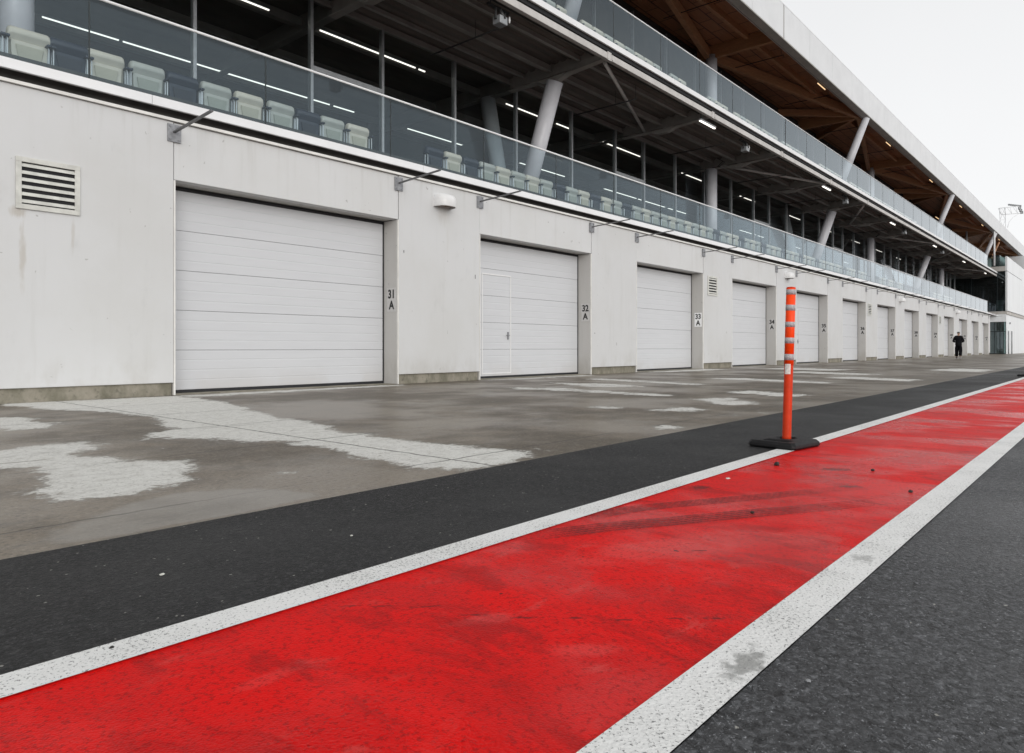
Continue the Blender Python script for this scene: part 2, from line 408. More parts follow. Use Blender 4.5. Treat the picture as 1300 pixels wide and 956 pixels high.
class MB:
    def __init__(s): s.v = []; s.f = []; s.sm = []
    def add(s, vs, fs, smooth=False):
        k = len(s.v); s.v += [tuple(v) for v in vs]; s.f += [tuple(i + k for i in f) for f in fs]; s.sm += [smooth] * len(fs); return s
    def box(s, x0, y0, z0, x1, y1, z1):
        v = [(x0, y0, z0), (x1, y0, z0), (x1, y1, z0), (x0, y1, z0), (x0, y0, z1), (x1, y0, z1), (x1, y1, z1), (x0, y1, z1)]
        return s.add(v, [(0, 3, 2, 1), (4, 5, 6, 7), (0, 1, 5, 4), (1, 2, 6, 5), (2, 3, 7, 6), (3, 0, 4, 7)])
    def prism(s, pts, x0, x1, axis='x'):
        """profile (y,z) swept along x, or (x,z) swept along y, or (x,y) along z"""
        n = len(pts)
        def P(p, t): return (t, p[0], p[1]) if axis == 'x' else ((p[0], t, p[1]) if axis == 'y' else (p[0], p[1], t))
        v = [P(p, x0) for p in pts] + [P(p, x1) for p in pts]
        fs = [tuple(range(n))[::-1], tuple(range(n, 2 * n))] + [(i, (i + 1) % n, n + (i + 1) % n, n + i) for i in range(n)]
        return s.add(v, fs)
    def bar(s, a, b, w, h, up=(0, 0, 1)):
        a, b = Vector(a), Vector(b); d = (b - a).normalized(); up = Vector(up)
        if abs(d.dot(up)) > .98: up = Vector((1, 0, 0))
        x = d.cross(up).normalized(); y = x.cross(d).normalized()
        v = []
        for q in (a, b):
            for (i, j) in ((-1, -1), (1, -1), (1, 1), (-1, 1)): v.append(q + x * (i * w / 2) + y * (j * h / 2))
        return s.add(v, [(0, 1, 2, 3), (7, 6, 5, 4), (0, 4, 5, 1), (1, 5, 6, 2), (2, 6, 7, 3), (3, 7, 4, 0)])
    def tube(s, pts, r, n=12, cap=True):
        pts = [Vector(p) for p in pts]; rs = r if isinstance(r, (list, tuple)) else [r] * len(pts)
        k = len(s.v); prev = None
        for i, p in enumerate(pts):
            d = (pts[min(i + 1, len(pts) - 1)] - pts[max(i - 1, 0)]).normalized()
            if prev is None:
                ref = Vector((0, 0, 1)) if abs(d.z) < .9 else Vector((1, 0, 0)); x = d.cross(ref).normalized()
            else: x = (prev - d * prev.dot(d)).normalized()
            prev = x; y = d.cross(x)
            for j in range(n):
                a = 2 * math.pi * j / n; s.v.append(tuple(p + (x * math.cos(a) + y * math.sin(a)) * rs[i]))
        for i in range(len(pts) - 1):
            for j in range(n):
                a, b = k + i * n + j, k + i * n + (j + 1) % n
                s.f.append((a, b, b + n, a + n)); s.sm.append(True)
        if cap:
            s.f.append(tuple(k + j for j in range(n))[::-1]); s.sm.append(False)
            e = k + (len(pts) - 1) * n; s.f.append(tuple(e + j for j in range(n))); s.sm.append(False)
        return s
    def lathe(s, prof, cx=0, cy=0, n=24):
        k = len(s.v)
        for (r, z) in prof:
            for j in range(n):
                a = 2 * math.pi * j / n; s.v.append((cx + r * math.cos(a), cy + r * math.sin(a), z))
        for i in range(len(prof) - 1):
            for j in range(n):
                a, b = k + i * n + j, k + i * n + (j + 1) % n
                s.f.append((a, b, b + n, a + n)); s.sm.append(True)
        s.f.append(tuple(k + j for j in range(n))[::-1]); s.sm.append(False)
        e = k + (len(prof) - 1) * n; s.f.append(tuple(e + j for j in range(n))); s.sm.append(False)
        return s
    def build(s, name, mat, parent=None, bevel=0, local=False, origin=None):
        """mesh object with its origin inside it; vertices are given in world space (or in the parent's, local=True)"""
        vs = np.array(s.v, dtype=float)
        ctr = Vector(origin) if origin is not None else Vector(((vs.min(0) + vs.max(0)) / 2).tolist())
        me = bpy.data.meshes.new(name)
        me.from_pydata([tuple(Vector(v) - ctr) for v in s.v], [], s.f); me.update()
        me.polygons.foreach_set('use_smooth', s.sm)
        bm = bmesh.new(); bm.from_mesh(me); bmesh.ops.recalc_face_normals(bm, faces=bm.faces); bm.to_mesh(me); bm.free()
        o = bpy.data.objects.new(name, me); COL.objects.link(o)
        me.materials.append(M[mat] if isinstance(mat, str) else mat)
        if parent is None: o.location = ctr; reg(o, ctr)
        elif local: o.parent = parent; o.location = ctr; WLOC[o.name] = WLOC[parent.name] + ctr
        else:
            o.parent = parent; o.location = ctr - WLOC[parent.name]; WLOC[o.name] = ctr.copy()
        if bevel:
            bv = o.modifiers.new('Bevel', 'BEVEL'); bv.width = bevel; bv.segments = 2; bv.limit_method = 'ANGLE'; bv.angle_limit = R(40)
        return o
def structure(o): o['kind'] = 'structure'; return o
def copy_tree(o, parent=None):
    q = o.copy(); COL.objects.link(q)
    if parent is not None: q.parent = parent
    for ch in list(KIDS.get(o.name, [])):
        copy_tree(ch, q)
    return q
KIDS = {}
def index_kids(root):
    for o in [root] + list(root.children_recursive): KIDS[o.name] = list(o.children)

# ------------------------------------------------------------------ ground
def sheet(name, mat, x0, x1, y0, y1, z, nx=1, ny=1):
    xs = np.linspace(x0, x1, nx + 1); ys = np.linspace(y0, y1, ny + 1)
    X, Y = np.meshgrid(xs, ys, indexing='ij')
    v = np.stack([X.ravel(), Y.ravel(), np.zeros(X.size)], 1)
    i, j = np.meshgrid(np.arange(nx), np.arange(ny), indexing='ij'); a = (i * (ny + 1) + j).ravel()
    f = np.stack([a, a + ny + 1, a + ny + 2, a + 1], 1)
    me = bpy.data.meshes.new(name); me.from_pydata(v.tolist(), [], f.tolist()); me.update()
    o = bpy.data.objects.new(name, me); COL.objects.link(o); o.location = (0, 0, z); me.materials.append(M[mat])
    structure(o); return o, X.ravel(), Y.ravel()
sheet('ground', 'asphalt_track', -400, 900, -500, 500, -.012)
sheet('track_road', 'asphalt_track', -60, 300, -14, .612, -.004)
sheet('service_road', 'asphalt_service', -60, 300, 1.872, 2.905, -.004)
sheet('pit_lane', 'lane_red', -60, 300, .70, 1.78, -.008 + .004)
sheet('lane_line', 'line_paint', -60, 300, .612, .738, .0)
sheet('lane_line', 'line_paint', -60, 300, 1.748, 1.872, .0)
# the lines butt against the sheets on both sides and lie 4 mm higher

POLY = {  # outlines mostly traced from image pixels and projected onto the ground plane
 1.0: [[(2.69, 11.15), (3.48, 10.88), (4.72, 10.79), (4.68, 9.26), (4.27, 7.69), (3.95, 6.63), (3.94, 5.92), (3.71, 5.28), (3.63, 4.72), (3.7, 4.45), (3.64, 3.97), (3.80, 3.23), (3.45, 2.85), (2.93, 2.95), (2.86, 3.26), (2.88, 3.7), (3.01, 4.09), (2.96, 4.44), (2.95, 4.95), (2.81, 5.3), (2.74, 5.56), (2.54, 5.72), (2.37, 6.07), (2.78, 6.36), (3.15, 7.56), (3.15, 8.59), (2.8, 9.39), (2.54, 10.54)],
       [(1.0, 6.0), (1.8, 6.1), (2.07, 5.8), (1.97, 5.59), (1.68, 5.48), (1.63, 5.15), (1.84, 5.03), (2.03, 5.07), (1.91, 4.95), (1.78, 4.85), (2.08, 4.63), (1.91, 4.05), (1.71, 3.9), (1.56, 3.75), (1.39, 3.65), (1.28, 3.78), (1.07, 3.86), (1.05, 3.97), (1.19, 4.25), (1.33, 4.52), (1.33, 4.81), (1.34, 5.13), (1.0, 5.3)],
       [(2.0, 8.9), (2.30, 8.85), (2.16, 7.3), (1.90, 7.3), (1.7, 7.9)],
       [(7.2, 4.22), (8.0, 4.08), (7.9, 3.66), (7.28, 3.7)], [(9.35, 4.78), (9.85, 4.27), (9.03, 3.46), (8.4, 3.66)], [(5.8, 3.44), (6.1, 3.26), (5.9, 2.98), (5.56, 3.06)],
       [(7.03, 3.22), (7.35, 3.09), (7.07, 2.98)], [(7.68, 3.16), (8.12, 2.96), (7.5, 2.9)], [(3.62, 3.2), (3.80, 2.97), (3.34, 2.9)], [(9.95, 8.56), (10.25, 7.43), (9.86, 5.29), (9.39, 5.07), (9.56, 7.07), (9.39, 8.15)], [(11.71, 9.24), (12.16, 7.75), (11.6, 6.6), (10.8, 7.46)],
       [(4.7, 10.85), (9.2, 10.85), (9.0, 10.5), (4.9, 10.3)], [(11.5, 10.86), (15.9, 10.86), (15.5, 10.4), (12, 10.5)], [(13.5, 9.5), (14.1, 9.3), (13.2, 6.2), (12.6, 6.1)], [(11.0, 5.0), (11.8, 4.8), (11.2, 3.5), (10.5, 3.7)],
       [(15.6, 7.5), (16.5, 7.1), (15.6, 4.4), (14.9, 4.6)], [(18.3, 10.85), (23, 10.85), (22.5, 9.9), (19, 10.2)], [(17.8, 5.6), (19.0, 5.2), (18.2, 3.4), (17.1, 3.5)], [(21, 7.9), (22.4, 7.5), (21.3, 4.9), (20.2, 5.2)], [(24, 9.6), (26, 9.2), (25, 6.6), (23.4, 7.0)], [(26, 4.9), (29, 4.5), (28, 3.1), (25, 3.2)]],
 .62: [[(2.16, 3.85), (2.41, 3.9), (2.47, 3.73), (2.27, 3.5), (2.15, 3.65)], [(2.18, 2.95), (2.38, 3.04), (2.46, 2.88), (2.3, 2.84)], [(1.17, 3.58), (1.35, 3.52), (1.31, 3.4), (1.18, 3.44)], [(7.25, 5.1), (7.55, 4.59), (7.18, 4.45), (7.0, 4.83)]],
}
DAMP_SHEEN = [[(1.4, 3.55), (1.78, 3.57), (2.0, 3.2), (2.1, 2.85), (1.53, 2.8), (1.25, 2.8), (.8, 2.8), (.82, 3.09), (1.14, 3.36)]]
def inpoly(x, y, poly):
    r = np.zeros(x.shape, bool); n = len(poly)
    for i in range(n):
        (x1, y1), (x2, y2) = poly[i], poly[(i + 1) % n]
        if y1 == y2: continue
        cnd = ((y1 > y) != (y2 > y)) & (x < (x2 - x1) * (y - y1) / (y2 - y1) + x1); r ^= cnd
    return r
def blur(a, k):
    for _ in range(k):
        b = a.copy(); b[1:] += a[:-1]; b[:-1] += a[1:]; b[:, 1:] += a[:, :-1]; b[:, :-1] += a[:, 1:]; a = b / 5
    return a
def apron(name, x0, x1, nx, ny):
    o, X, Y = sheet(name, 'apron_concrete', x0, x1, 2.905, 12.3, -.004, nx, ny)
    for attr, src in (('dry', POLY), ('damp_sheen', {1.0: DAMP_SHEEN})):
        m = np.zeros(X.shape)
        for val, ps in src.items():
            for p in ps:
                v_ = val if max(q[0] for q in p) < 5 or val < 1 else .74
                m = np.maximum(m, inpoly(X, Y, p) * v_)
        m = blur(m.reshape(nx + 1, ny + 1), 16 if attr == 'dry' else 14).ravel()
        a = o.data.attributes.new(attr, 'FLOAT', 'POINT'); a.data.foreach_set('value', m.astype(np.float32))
    return o
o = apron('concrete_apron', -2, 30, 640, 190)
sheet('concrete_apron', 'apron_concrete', -60, -2, 2.905, 12.3, -.004)
sheet('concrete_apron', 'apron_concrete', 30, 300, 2.905, 12.3, -.004)
sheet('concrete_apron', 'apron_concrete', 92, 300, 12.3, 60, -.004)

# tyre tracks on the red
def tyre_track(pts, w, label):
    P = [Vector((x, y, 0)) for x, y in pts]; Q = []
    n = len(P)
    for i in range(n - 1):
        p0, p1, p2, p3 = P[max(i - 1, 0)], P[i], P[i + 1], P[min(i + 2, n - 1)]
        for k in range(12):
            t = k / 12; Q.append(.5 * ((2 * p1) + (-p0 + p2) * t + (2 * p0 - 5 * p1 + 4 * p2 - p3) * t * t + (-p0 + 3 * p1 - 3 * p2 + p3) * t ** 3))
    Q.append(P[-1]); v = []; f = []; uv = []; fd = []; L = 0
    NS = 2
    for i, q in enumerate(Q):
        d = (Q[min(i + 1, len(Q) - 1)] - Q[max(i - 1, 0)]).normalized(); nrm = Vector((-d.y, d.x, 0))
        if i: L += (q - Q[i - 1]).length
        for k in range(NS + 1):
            v.append(tuple(q + nrm * w * (k / NS - .5))); uv.append((L, k / NS)); e = i / (len(Q) - 1); fd.append(max(0, min(1, e * 6, (1 - e) * 3)))
    for i in range(len(Q) - 1):
        for k in range(NS): a = i * (NS + 1) + k; f.append((a, a + NS + 1, a + NS + 2, a + 1))
    me = bpy.data.meshes.new('tyre_mark'); me.from_pydata(v, [], f); me.update()
    ul = me.uv_layers.new(name='UVMap')
    for lp in me.loops: ul.data[lp.index].uv = uv[lp.vertex_index]
    a = me.attributes.new('fade', 'FLOAT', 'POINT'); a.data.foreach_set('value', fd)
    o = bpy.data.objects.new('tyre_mark', me); COL.objects.link(o); o.location.z = -.0015; me.materials.append(M['tyre_rubber'])
    return tag(o, label, 'tyre mark')
tyre_track([(2.05, 1.74), (2.42, 1.57), (2.66, 1.43), (3.0, 1.24), (3.37, 1.02), (3.70, .84)], .135, 'broad dark tyre tread track across the red lane, the one nearer the viewer')
tyre_track([(2.45, 1.74), (2.77, 1.66), (3.13, 1.47), (3.55, 1.25), (3.98, 1.02)], .11, 'thin faint tyre tread track across the red lane, the farther one towards the orange post')

# ------------------------------------------------------------------ building
B = thing('pit_building', 'long white pit building with garages, two glass fronted balconies and wooden roof', 'building', (40, WALL, 0))
TOPZ = 4.14
def wallpart(name, mat, x0, x1, y0, y1, z0, z1, bevel=.006, parent=B):
    return MB().box(x0, y0, z0, x1, y1, z1).build(name, mat, parent, bevel)
NG = 13
for i in range(NG + 1):
    a = XL if i == 0 else X0 + PITCH * (i - 1) + OPEN + .035
    b = X0 + PITCH * i - .035 if i < NG else 91.0
    wallpart('pillar_panel', 'pillar_panel', a, b, WALL, WALL + .18, .19, TOPZ, .008)
    wallpart('plinth', 'plinth_concrete', a + .01, b - .01, WALL + .05, WALL + .30, -.02, .19, .004)
def ped(i): return i in (1, 4, 8)
for i in range(NG):
    a = X0 + PITCH * i; b = a + OPEN
    wallpart('lintel_panel', 'lintel_panel', a - .022, b + .022, WALL + .012, WALL + .19, 3.27, TOPZ - .003, .008)
    # angle trims on both corners of the opening, the deep return on the far side
    for xx in (a - .035, b):
        wallpart('corner_trim', 'flashing', xx + .004, xx + .031, WALL + .002, WALL + .03, .0, 3.262, .002)
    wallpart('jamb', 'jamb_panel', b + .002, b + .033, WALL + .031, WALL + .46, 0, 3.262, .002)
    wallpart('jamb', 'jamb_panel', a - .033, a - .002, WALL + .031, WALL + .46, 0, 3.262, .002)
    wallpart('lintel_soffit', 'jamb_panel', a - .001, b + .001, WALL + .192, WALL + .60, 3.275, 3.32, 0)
    D = MB()
    zs = [.05, .682, 1.314, 1.946, 2.578, 3.21]
    for k in range(5): D.box(a + .015, WALL + .435, zs[k] + .0026, b - .03, WALL + .475, zs[k + 1] - .0026)
    dr = D.build('garage_door', 'door_white', B, .0015)
    if ped(i): dr['label'] = 'garage door with a narrow walk-through door let into it'
    MB().box(a, WALL + .46, .0, b, WALL + .50, 3.27).box(b - .028, WALL + .425, .0, b - .004, WALL + .459, 3.262).box(a, WALL + .43, 3.213, b - .03, WALL + .459, 3.262).build('door_seal', 'rubber_seal', dr)
    MB().box(a + .012, WALL + .428, .008, b - .03, WALL + .459, .048).build('bottom_seal', 'rubber_seal', dr)
    wallpart('sill', 'plinth_concrete', a - .03, b + .03, WALL + .1, WALL + .60, -.02, .004, 0)
    if ped(i):
        xa, xb = a + .52, a + 1.50
        W = MB()
        for (q0, q1, r0, r1) in ((xa - .03, xb + .03, 2.44, 2.47), (xa - .03, xa, .13, 2.44), (xb, xb + .03, .13, 2.44), (xa - .03, xb + .03, .10, .13)):
            W.box(q0, WALL + .424, r0, q1, WALL + .434, r1)
        W.build('wicket_frame', 'lamp_white', dr)
        H = MB(); H.box(xb - .10, WALL + .416, .92, xb - .055, WALL + .434, 1.10); H.tube([(xb - .078, WALL + .416, 1.02), (xb - .078, WALL + .37, 1.02), (xb - .20, WALL + .37, 1.02)], .009, 8)
        H.build('door_handle', 'galvanised', dr)
for (xx, zz, w_, h_) in ((9.30, 2.62, .018, .05), (11.36, 2.25, .016, .09), (16.05, 1.1, .02, .03)):
    MB().box(xx, WALL - .006, zz, xx + w_, WALL + .001, zz + h_).build('wall_clip', 'rod_steel', B, .002)
# flashing along the wall head
MB().prism([(WALL - .045, TOPZ + .046), (WALL - .045, TOPZ + .004), (WALL - .035, TOPZ + .004), (WALL - .02, TOPZ + .006), (WALL + .2, TOPZ + .006), (WALL + .2, TOPZ + .05)], XL, 91.0).build('flashing', 'flashing', B)
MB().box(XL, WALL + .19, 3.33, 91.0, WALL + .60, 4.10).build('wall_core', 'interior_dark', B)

# arms projecting from the wall just under the deck edge
for i in range(NG + 1):
    xs = []
    if i > 0: xs.append(X0 + PITCH * (i - 1) + OPEN + .02)
    if i < NG: xs.append(X0 + PITCH * i - .03)
    for x in xs:
        if x > 90: continue
        rod = MB().bar((x, WALL - .01, 3.985), (x, 9.70, 4.05), .045, .022).build('projecting_arm', 'rod_steel', B)
        p = MB().box(x - .10, WALL - .022, 3.835, x + .10, WALL - .002, 4.10)
        for dx in (-.065, .065):
            for z in (3.87, 4.065): p.tube([(x + dx, WALL - .022, z), (x + dx, WALL - .034, z)], .013, 8)
        p.build('wall_plate', 'galvanised', rod)

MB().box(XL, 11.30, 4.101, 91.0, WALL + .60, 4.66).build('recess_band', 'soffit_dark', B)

# --- deck of level one
MB().prism([(11.116, 4.399), (11.922, 4.671), (22.708, 4.671), (22.708, 4.739), (11.922, 4.739), (11.116, 4.512)], XL, XR + .4).build('lower_deck', 'soffit_dark', B)  # upper floors, roof, lights and seats scaled about the camera, numbers baked in
def fascia(z0, z1, name):
    j = 0; x = 0.0
    for k in range(-1, 18):
        a = 4.53 + 5.4408 * k; b = a + 5.434
        if a > XR: break
        MB().box(a, FR, z0, min(b, XR + .2), FR + .055, z1).build(name, 'fascia_white', B, .003)
fascia(4.382, 4.519, 'lower_fascia'); fascia(9.275, 9.436, 'upper_fascia')
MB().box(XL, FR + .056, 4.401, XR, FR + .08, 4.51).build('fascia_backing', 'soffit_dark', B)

def railing(z0, z1, name, x_end):
    rail = MB().tube([(XL, FR + .03, z1 + .012), (x_end, FR + .03, z1 + .012)], .021, 10).build(name, 'fascia_white', B)
    x = 3.679 - 2.7204 * 4
    while x < x_end - .5:
        xb = min(x + 2.7204, x_end)
        g = MB().add([(x + .008, FR + .03, z0), (xb - .008, FR + .03, z0), (xb - .008, FR + .03, z1), (x + .008, FR + .03, z1)], [(0, 1, 2, 3)])
        g.build('glass_panel', 'balustrade_glass', rail)
        w = .030 if abs(xb - 30.88) > .6 else .09
        MB().box(xb - w / 3, FR + .025, z0, xb + w / 3, FR + .036, z1).build('panel_joint', 'glass_edge' if w < .05 else 'black_gap', rail)
        x = xb
    return rail
railing(4.519, 5.693, 'lower_railing', 90.8); railing(9.436, 10.598, 'upper_railing', 90.8)

# --- frames, edge beam and soffit under level two
MB().box(XL, FR + .06, 8.929, XR, FR + .19, 9.116).build('edge_beam', 'beam_paint', B, .012)
MB().box(XL, FR + .075, 9.167, XR, FR + .16, 9.27).build('shadow_gap', 'black_gap', B)
dk = MB().box(XL, FR + .14, 9.36, XR + .3, 22.708, 9.429)
x = FR + .35
while x < 15.0:
    dk.prism([(x, 9.36), (x + .05, 9.298), (x + .17, 9.298), (x + .22, 9.36)], XL, XR); x += .30
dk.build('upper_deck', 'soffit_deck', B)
for (y, zt, h, w) in ((12.115, 9.292, .16, .10), (13.193, 9.292, .22, .16), (14.249, 9.292, .12, .10), (14.896, 9.349, .22, .12)):
    b = MB(); b.box(XL, y - w / 2, zt - h, XR, y + w / 2, zt - h + .02).box(XL, y - .01, zt - h + .02, XR, y + .01, zt).build('joist', 'frame_paint', B)
kmin, kmax = -4, 12
def FX(k): return FRAME0 + FRAME * k
for k in range(kmin, kmax + 1):
    x = FX(k)
    if x < XL or x > XR: continue
    fb = MB()
    # cantilever with a haunch where it meets the column, then the inner beam
    fb.prism([(FR + .20, 8.969), (12.546, 8.872), (12.887, 8.759), (13.341, 8.759), (13.625, 8.872), (22.14, 8.906), (22.14, 8.935), (13.625, 8.906), (12.489, 8.906), (FR + .20, 8.997)], x - .11, x + .11)
    fb.box(x - .012, FR + .2, 8.986, x + .012, 22.14, 9.36)
    fo = fb.build('roof_frame' if False else 'cross_beam', 'frame_paint', B)
    br = MB().box(x - .10, FR + .045, 8.906, x + .10, FR + .06, 9.139).box(x + .13, FR + .045, 8.952, x + .19, FR + .06, 9.088)
    for dx in (-.06, .06, .16):
        for z in (8.952, 9.099): br.tube([(x + dx, FR + .046, z), (x + dx, FR + .032, z)], .012, 8)
    br.build('end_bracket', 'beam_paint', fo, .002)
    if k % 4 == 0 or k % 4 == 2:
        pass
for k in range(kmin, kmax):
    # plan bracing: edge of one frame to the inner node of the next
    if k % 4 == 0: a, b = (FX(k) + .12, FR + .30, 8.952), (FX(k + 1), 13.909, 9.008)
    elif k % 4 == 2: a, b = (FX(k + 1) - .12, FR + .30, 8.952), (FX(k), 13.909, 9.008)
    else: continue
    if a[0] > XR or a[0] < XL: continue
    MB().tube([a, b], .055, 10).build('plan_brace', 'beam_paint', B)
for k in range(-2, kmax + 1):
    x = FX(k)
    if k % 4 == 0:
        if k < 12:
          MB().tube([(x, 14.442, 4.739), (x, 13.057, 8.781)], .255, 28).build('leaning_column', 'column_paint', B)
          MB().tube([(x, 15.01, 4.739), (x, 15.839, 8.872)], .255, 28).build('leaning_column', 'column_paint', B)
        MB().tube([(x, 12.966, 9.429), (x, 11.195, 13.902)], [.255, .19], 28).build('leaning_column', 'column_paint', B)
    elif k % 4 == 2:
        MB().tube([(x, 14.329, 4.739), (x, 14.329, 8.895)], .255, 28).build('round_column', 'column_paint', B)
        MB().tube([(x, 14.329, 9.429), (x, 14.329, 14.095)], .255, 28).build('round_column', 'column_paint', B)
        r = MB()
        for q in (-.13, 0, .13): r.tube([(x + q, 13.965, 8.929), (x + q * 1.6, 13.682, 9.122), (x + q * 1.2, 13.965, 9.304)], .022, 6)
        r.build('conduit', 'pipe_dark', B)
x = FX(16)
MB().tube([(x, 12.966, 10.008), (x, 11.195, 13.902)], [.255, .19], 20).build('leaning_column', 'column_paint', B)
# sprinkler pipes below the soffit
pp = MB().tube([(XL, 11.638, 9.179), (XR, 11.638, 9.179)], .018, 6).build('sprinkler_pipe', 'pipe_dark', B)
for k in range(-2, kmax):
    x = FX(k) + FRAME * .45; q = MB()
    q.tube([(x, 12.035, 8.827), (x, 14.549, 8.827)], .022, 6)
    for y in (12.058, 12.83): q.tube([(x, y, 8.827), (x, y, 9.292)], .008, 5)
    q.build('branch_pipe', 'pipe_dark', pp)

# --- glazing of level one
for j in range(-1, 8):
    for q, off in enumerate((0, 2.157, 4.825, 7.596, 10.627)):
        x = 9.764 + 13.466 * j + off
        if x > 95.4 or x < XL: continue
        m = MB().box(x - .035, GLZ - .05, 4.739, x + .035, GLZ + .09, 9.099).build('mullion', 'mullion_metal', B, .004)
        nx = 9.764 + 13.466 * j + (0, 2.157, 4.825, 7.596, 10.627, 13.466)[q + 1]
        MB().add([(x + .03, GLZ, 4.785), (nx - .03, GLZ, 4.785), (nx - .03, GLZ, 9.099), (x + .03, GLZ, 9.099)], [(0, 1, 2, 3)]).build('window_pane', 'window_glass', B)
        if q == 0: MB().box(x + .035, GLZ - .03, 7.419, nx - .035, GLZ + .05, 7.532).build('transom', 'mullion_metal', B)
MB().box(XL, GLZ - .04, 9.099, 95.4, GLZ + .08, 9.145).build('window_head', 'frame_paint', B)
# rooms behind
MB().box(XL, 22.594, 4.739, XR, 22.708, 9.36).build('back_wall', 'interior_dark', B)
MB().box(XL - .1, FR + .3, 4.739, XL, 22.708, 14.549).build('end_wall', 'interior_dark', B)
ib = MB()
for y in (16.236, 18.393, 21.118): ib.box(XL, y - .09, 9.054, XR, y + .09, 9.281)
ib.build('interior_beam', 'frame_paint', B)
wp = MB()
for k in range(-1, 12):
    if k % 3 == 0: wp.box(FX(k) + 1.2, 16.577, 4.739, FX(k) + 1.3, 22.594, 8.077)
wp.build('partition', 'interior_dark', B)

# --- level two room and roof
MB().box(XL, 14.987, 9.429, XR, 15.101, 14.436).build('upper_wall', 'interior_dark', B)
um = MB()
for j in range(0, 38): um.box(XL + j * 2.72, 14.874, 9.553, XL + j * 2.72 + .07, 14.987, 14.209)
um.build('upper_mullions', 'mullion_metal', B)['kind'] = 'stuff'
RX1 = 134.0
MB().box(XL, FR + .25, 14.504, RX1, 27.25, 14.606).build('roof_soffit', 'wood_soffit', B)
MB().box(XL, FR + .06, 14.617, RX1, 27.25, 15.23).build('roof', 'roof_white', B)
rt = MB().prism([(FR + .002, 13.936), (FR + .30, 13.868), (FR + .34, 13.913), (FR + .34, 14.572), (FR + .10, 14.572), (FR + .10, 13.981), (FR + .002, 13.981)], XL, RX1).build('roof_edge_trim', 'frame_paint', B)
MB().box(XL, FR + .36, 13.902, RX1, FR + .40, 13.936).build('roof_edge_strip', 'beam_paint', B)
k = 0; x = FX(2) - 3.3665 * 12 + .02
while x < RX1:
    b = x + 3.3665 - .016
    if b > XL:
        gap = .11 if abs(x - FX(2)) < .3 else 0
        MB().box(max(x, XL) + gap, FR, 13.987, b, FR + .055, 15.435).build('roof_fascia', 'roof_white', B, .004)
    x += 3.3665
MB().box(FX(2) + .005, FR + .03, 13.987, FX(2) + .13, FR + .05, 15.412).build('expansion_joint', 'frame_paint', B)
MB().box(XL, FR + .0, 15.446, RX1, FR + .30, 15.48).build('roof_coping', 'fascia_white', B)
for k in range(-3, 18):
    x = FX(k)
    if x > RX1: break
    if k % 2 == 0:
        MB().box(x - .10, FR + .42, 13.936, x + .10, 26.114, 14.504).build('roof_beam', 'wood_beam', B, .01)
    if k % 4 == 0:
        for d in (-2, 2):
            if x + d * FRAME > RX1: continue
            MB().bar((x, FR + .55, 14.152), (x + d * FRAME, 14.476, 14.152), .22, .46).build('diagonal_beam', 'wood_beam', B, .01)
            MB().bar((x, FR + .55, 14.209), (x + d * FRAME * .75, 22.14, 14.209), .2, .36).build('diagonal_beam', 'wood_beam', B, .01)
    if k % 4 == 1 or k % 4 == 3:
        MB().box(x - FRAME * .95, 12.433, 14.231, x + FRAME * .95, 12.592, 14.504).build('purlin', 'wood_beam', B, .01)
for k in range(-1, 8):
    x = FX(k) + 1.82
    MB().tube([(x, 11.695, 13.913), (x, 11.695, 14.004), (x, 14.079, 14.004)], .02, 6).tube([(x, 11.808, 14.004), (x, 11.808, 14.504)], .012, 5).build('roof_sprinkler', 'pipe_dark', B)
# far side of the roof keeps light out of the level above the rooms
MB().box(XL, 26.682, 4.671, RX1, 26.795, 14.549).build('rear_wall', 'tower_white', B)

# ------------------------------------------------------------------ far end block
T = thing('control_block', 'white end block with dark glass corner at the far end of the pit building', 'building', (105, 10, 0))
TY, TX = 10.105, 98.2
MB().box(TX + .05, TY, 4.95, 113.4, TY + .2, 9.46).build('side_wall', 'tower_white', T, .01)
MB().box(TX + .02, TY + .01, 9.52, 113.4, TY + .21, 11.17).build('parapet', 'tower_white', T, .01)
MB().box(TX + .06, TY + .03, 9.46, 113.35, TY + .19, 9.52).build('wall_joint', 'black_gap', T)
MB().box(113.4, TY, 4.95, 118, TY + .2, 11.14).build('rear_side_wall', 'tower_white', T)
MB().box(TX, TY + .05, 4.56, 118, 22.7, 4.90).build('floor_slab', 'tower_beige', T, .01)
MB().box(TX, TY + .22, 9.50, 113.3, 16, 10.06).build('upper_slab', 'tower_beige', T, .01)
g = MB().add([(TX + .02, TY + .22, 4.90), (TX + .02, 22.5, 4.90), (TX + .02, 22.5, 9.50), (TX + .02, TY + .22, 9.50)], [(0, 1, 2, 3)]).build('window', 'tower_glass', T)
wf = MB()
for y in (TY + .22, FR + .02, 13.6, 16.4, 19.3): wf.box(TX - .03, y - .03, 4.90, TX + .07, y + .03, 9.50)
wf.box(TX - .02, TY + .2, 5.58, TX + .05, 22.5, 5.64)
wf.build('window_frame', 'glass_edge', g)
MB().box(TX + 6.8, TY + .3, 4.9, TX + 6.9, 22.5, 9.50).build('room_wall', 'interior_dark', T)
MB().box(TX + 1.3, TY + .5, 4.92, TX + 2.1, TY + 1.2, 6.26).build('counter', 'seat_green', T)
gl = MB().add([(TX + .01, TY + .22, 10.06), (TX + .01, 14.6, 10.06), (TX + .01, 14.6, 11.20), (TX + .01, TY + .22, 11.20)], [(0, 1, 2, 3)]).build('terrace_glass', 'tower_glass_clear', T)
MB().box(TX + .6, TY + .8, 10.07, TX + 5.6, TY + 1.6, 11.43).build('plant_screen', 'glass_edge', T)
MB().tube([(96.4, FR + .1, 10.0), (96.4, FR + .1, 13.87)], .10, 14).build('post', 'fascia_white', T)
MB().tube([(94.2, 13.5, 9.55), (94.2, 13.5, 13.87)], .10, 14).build('post', 'mullion_metal', T)
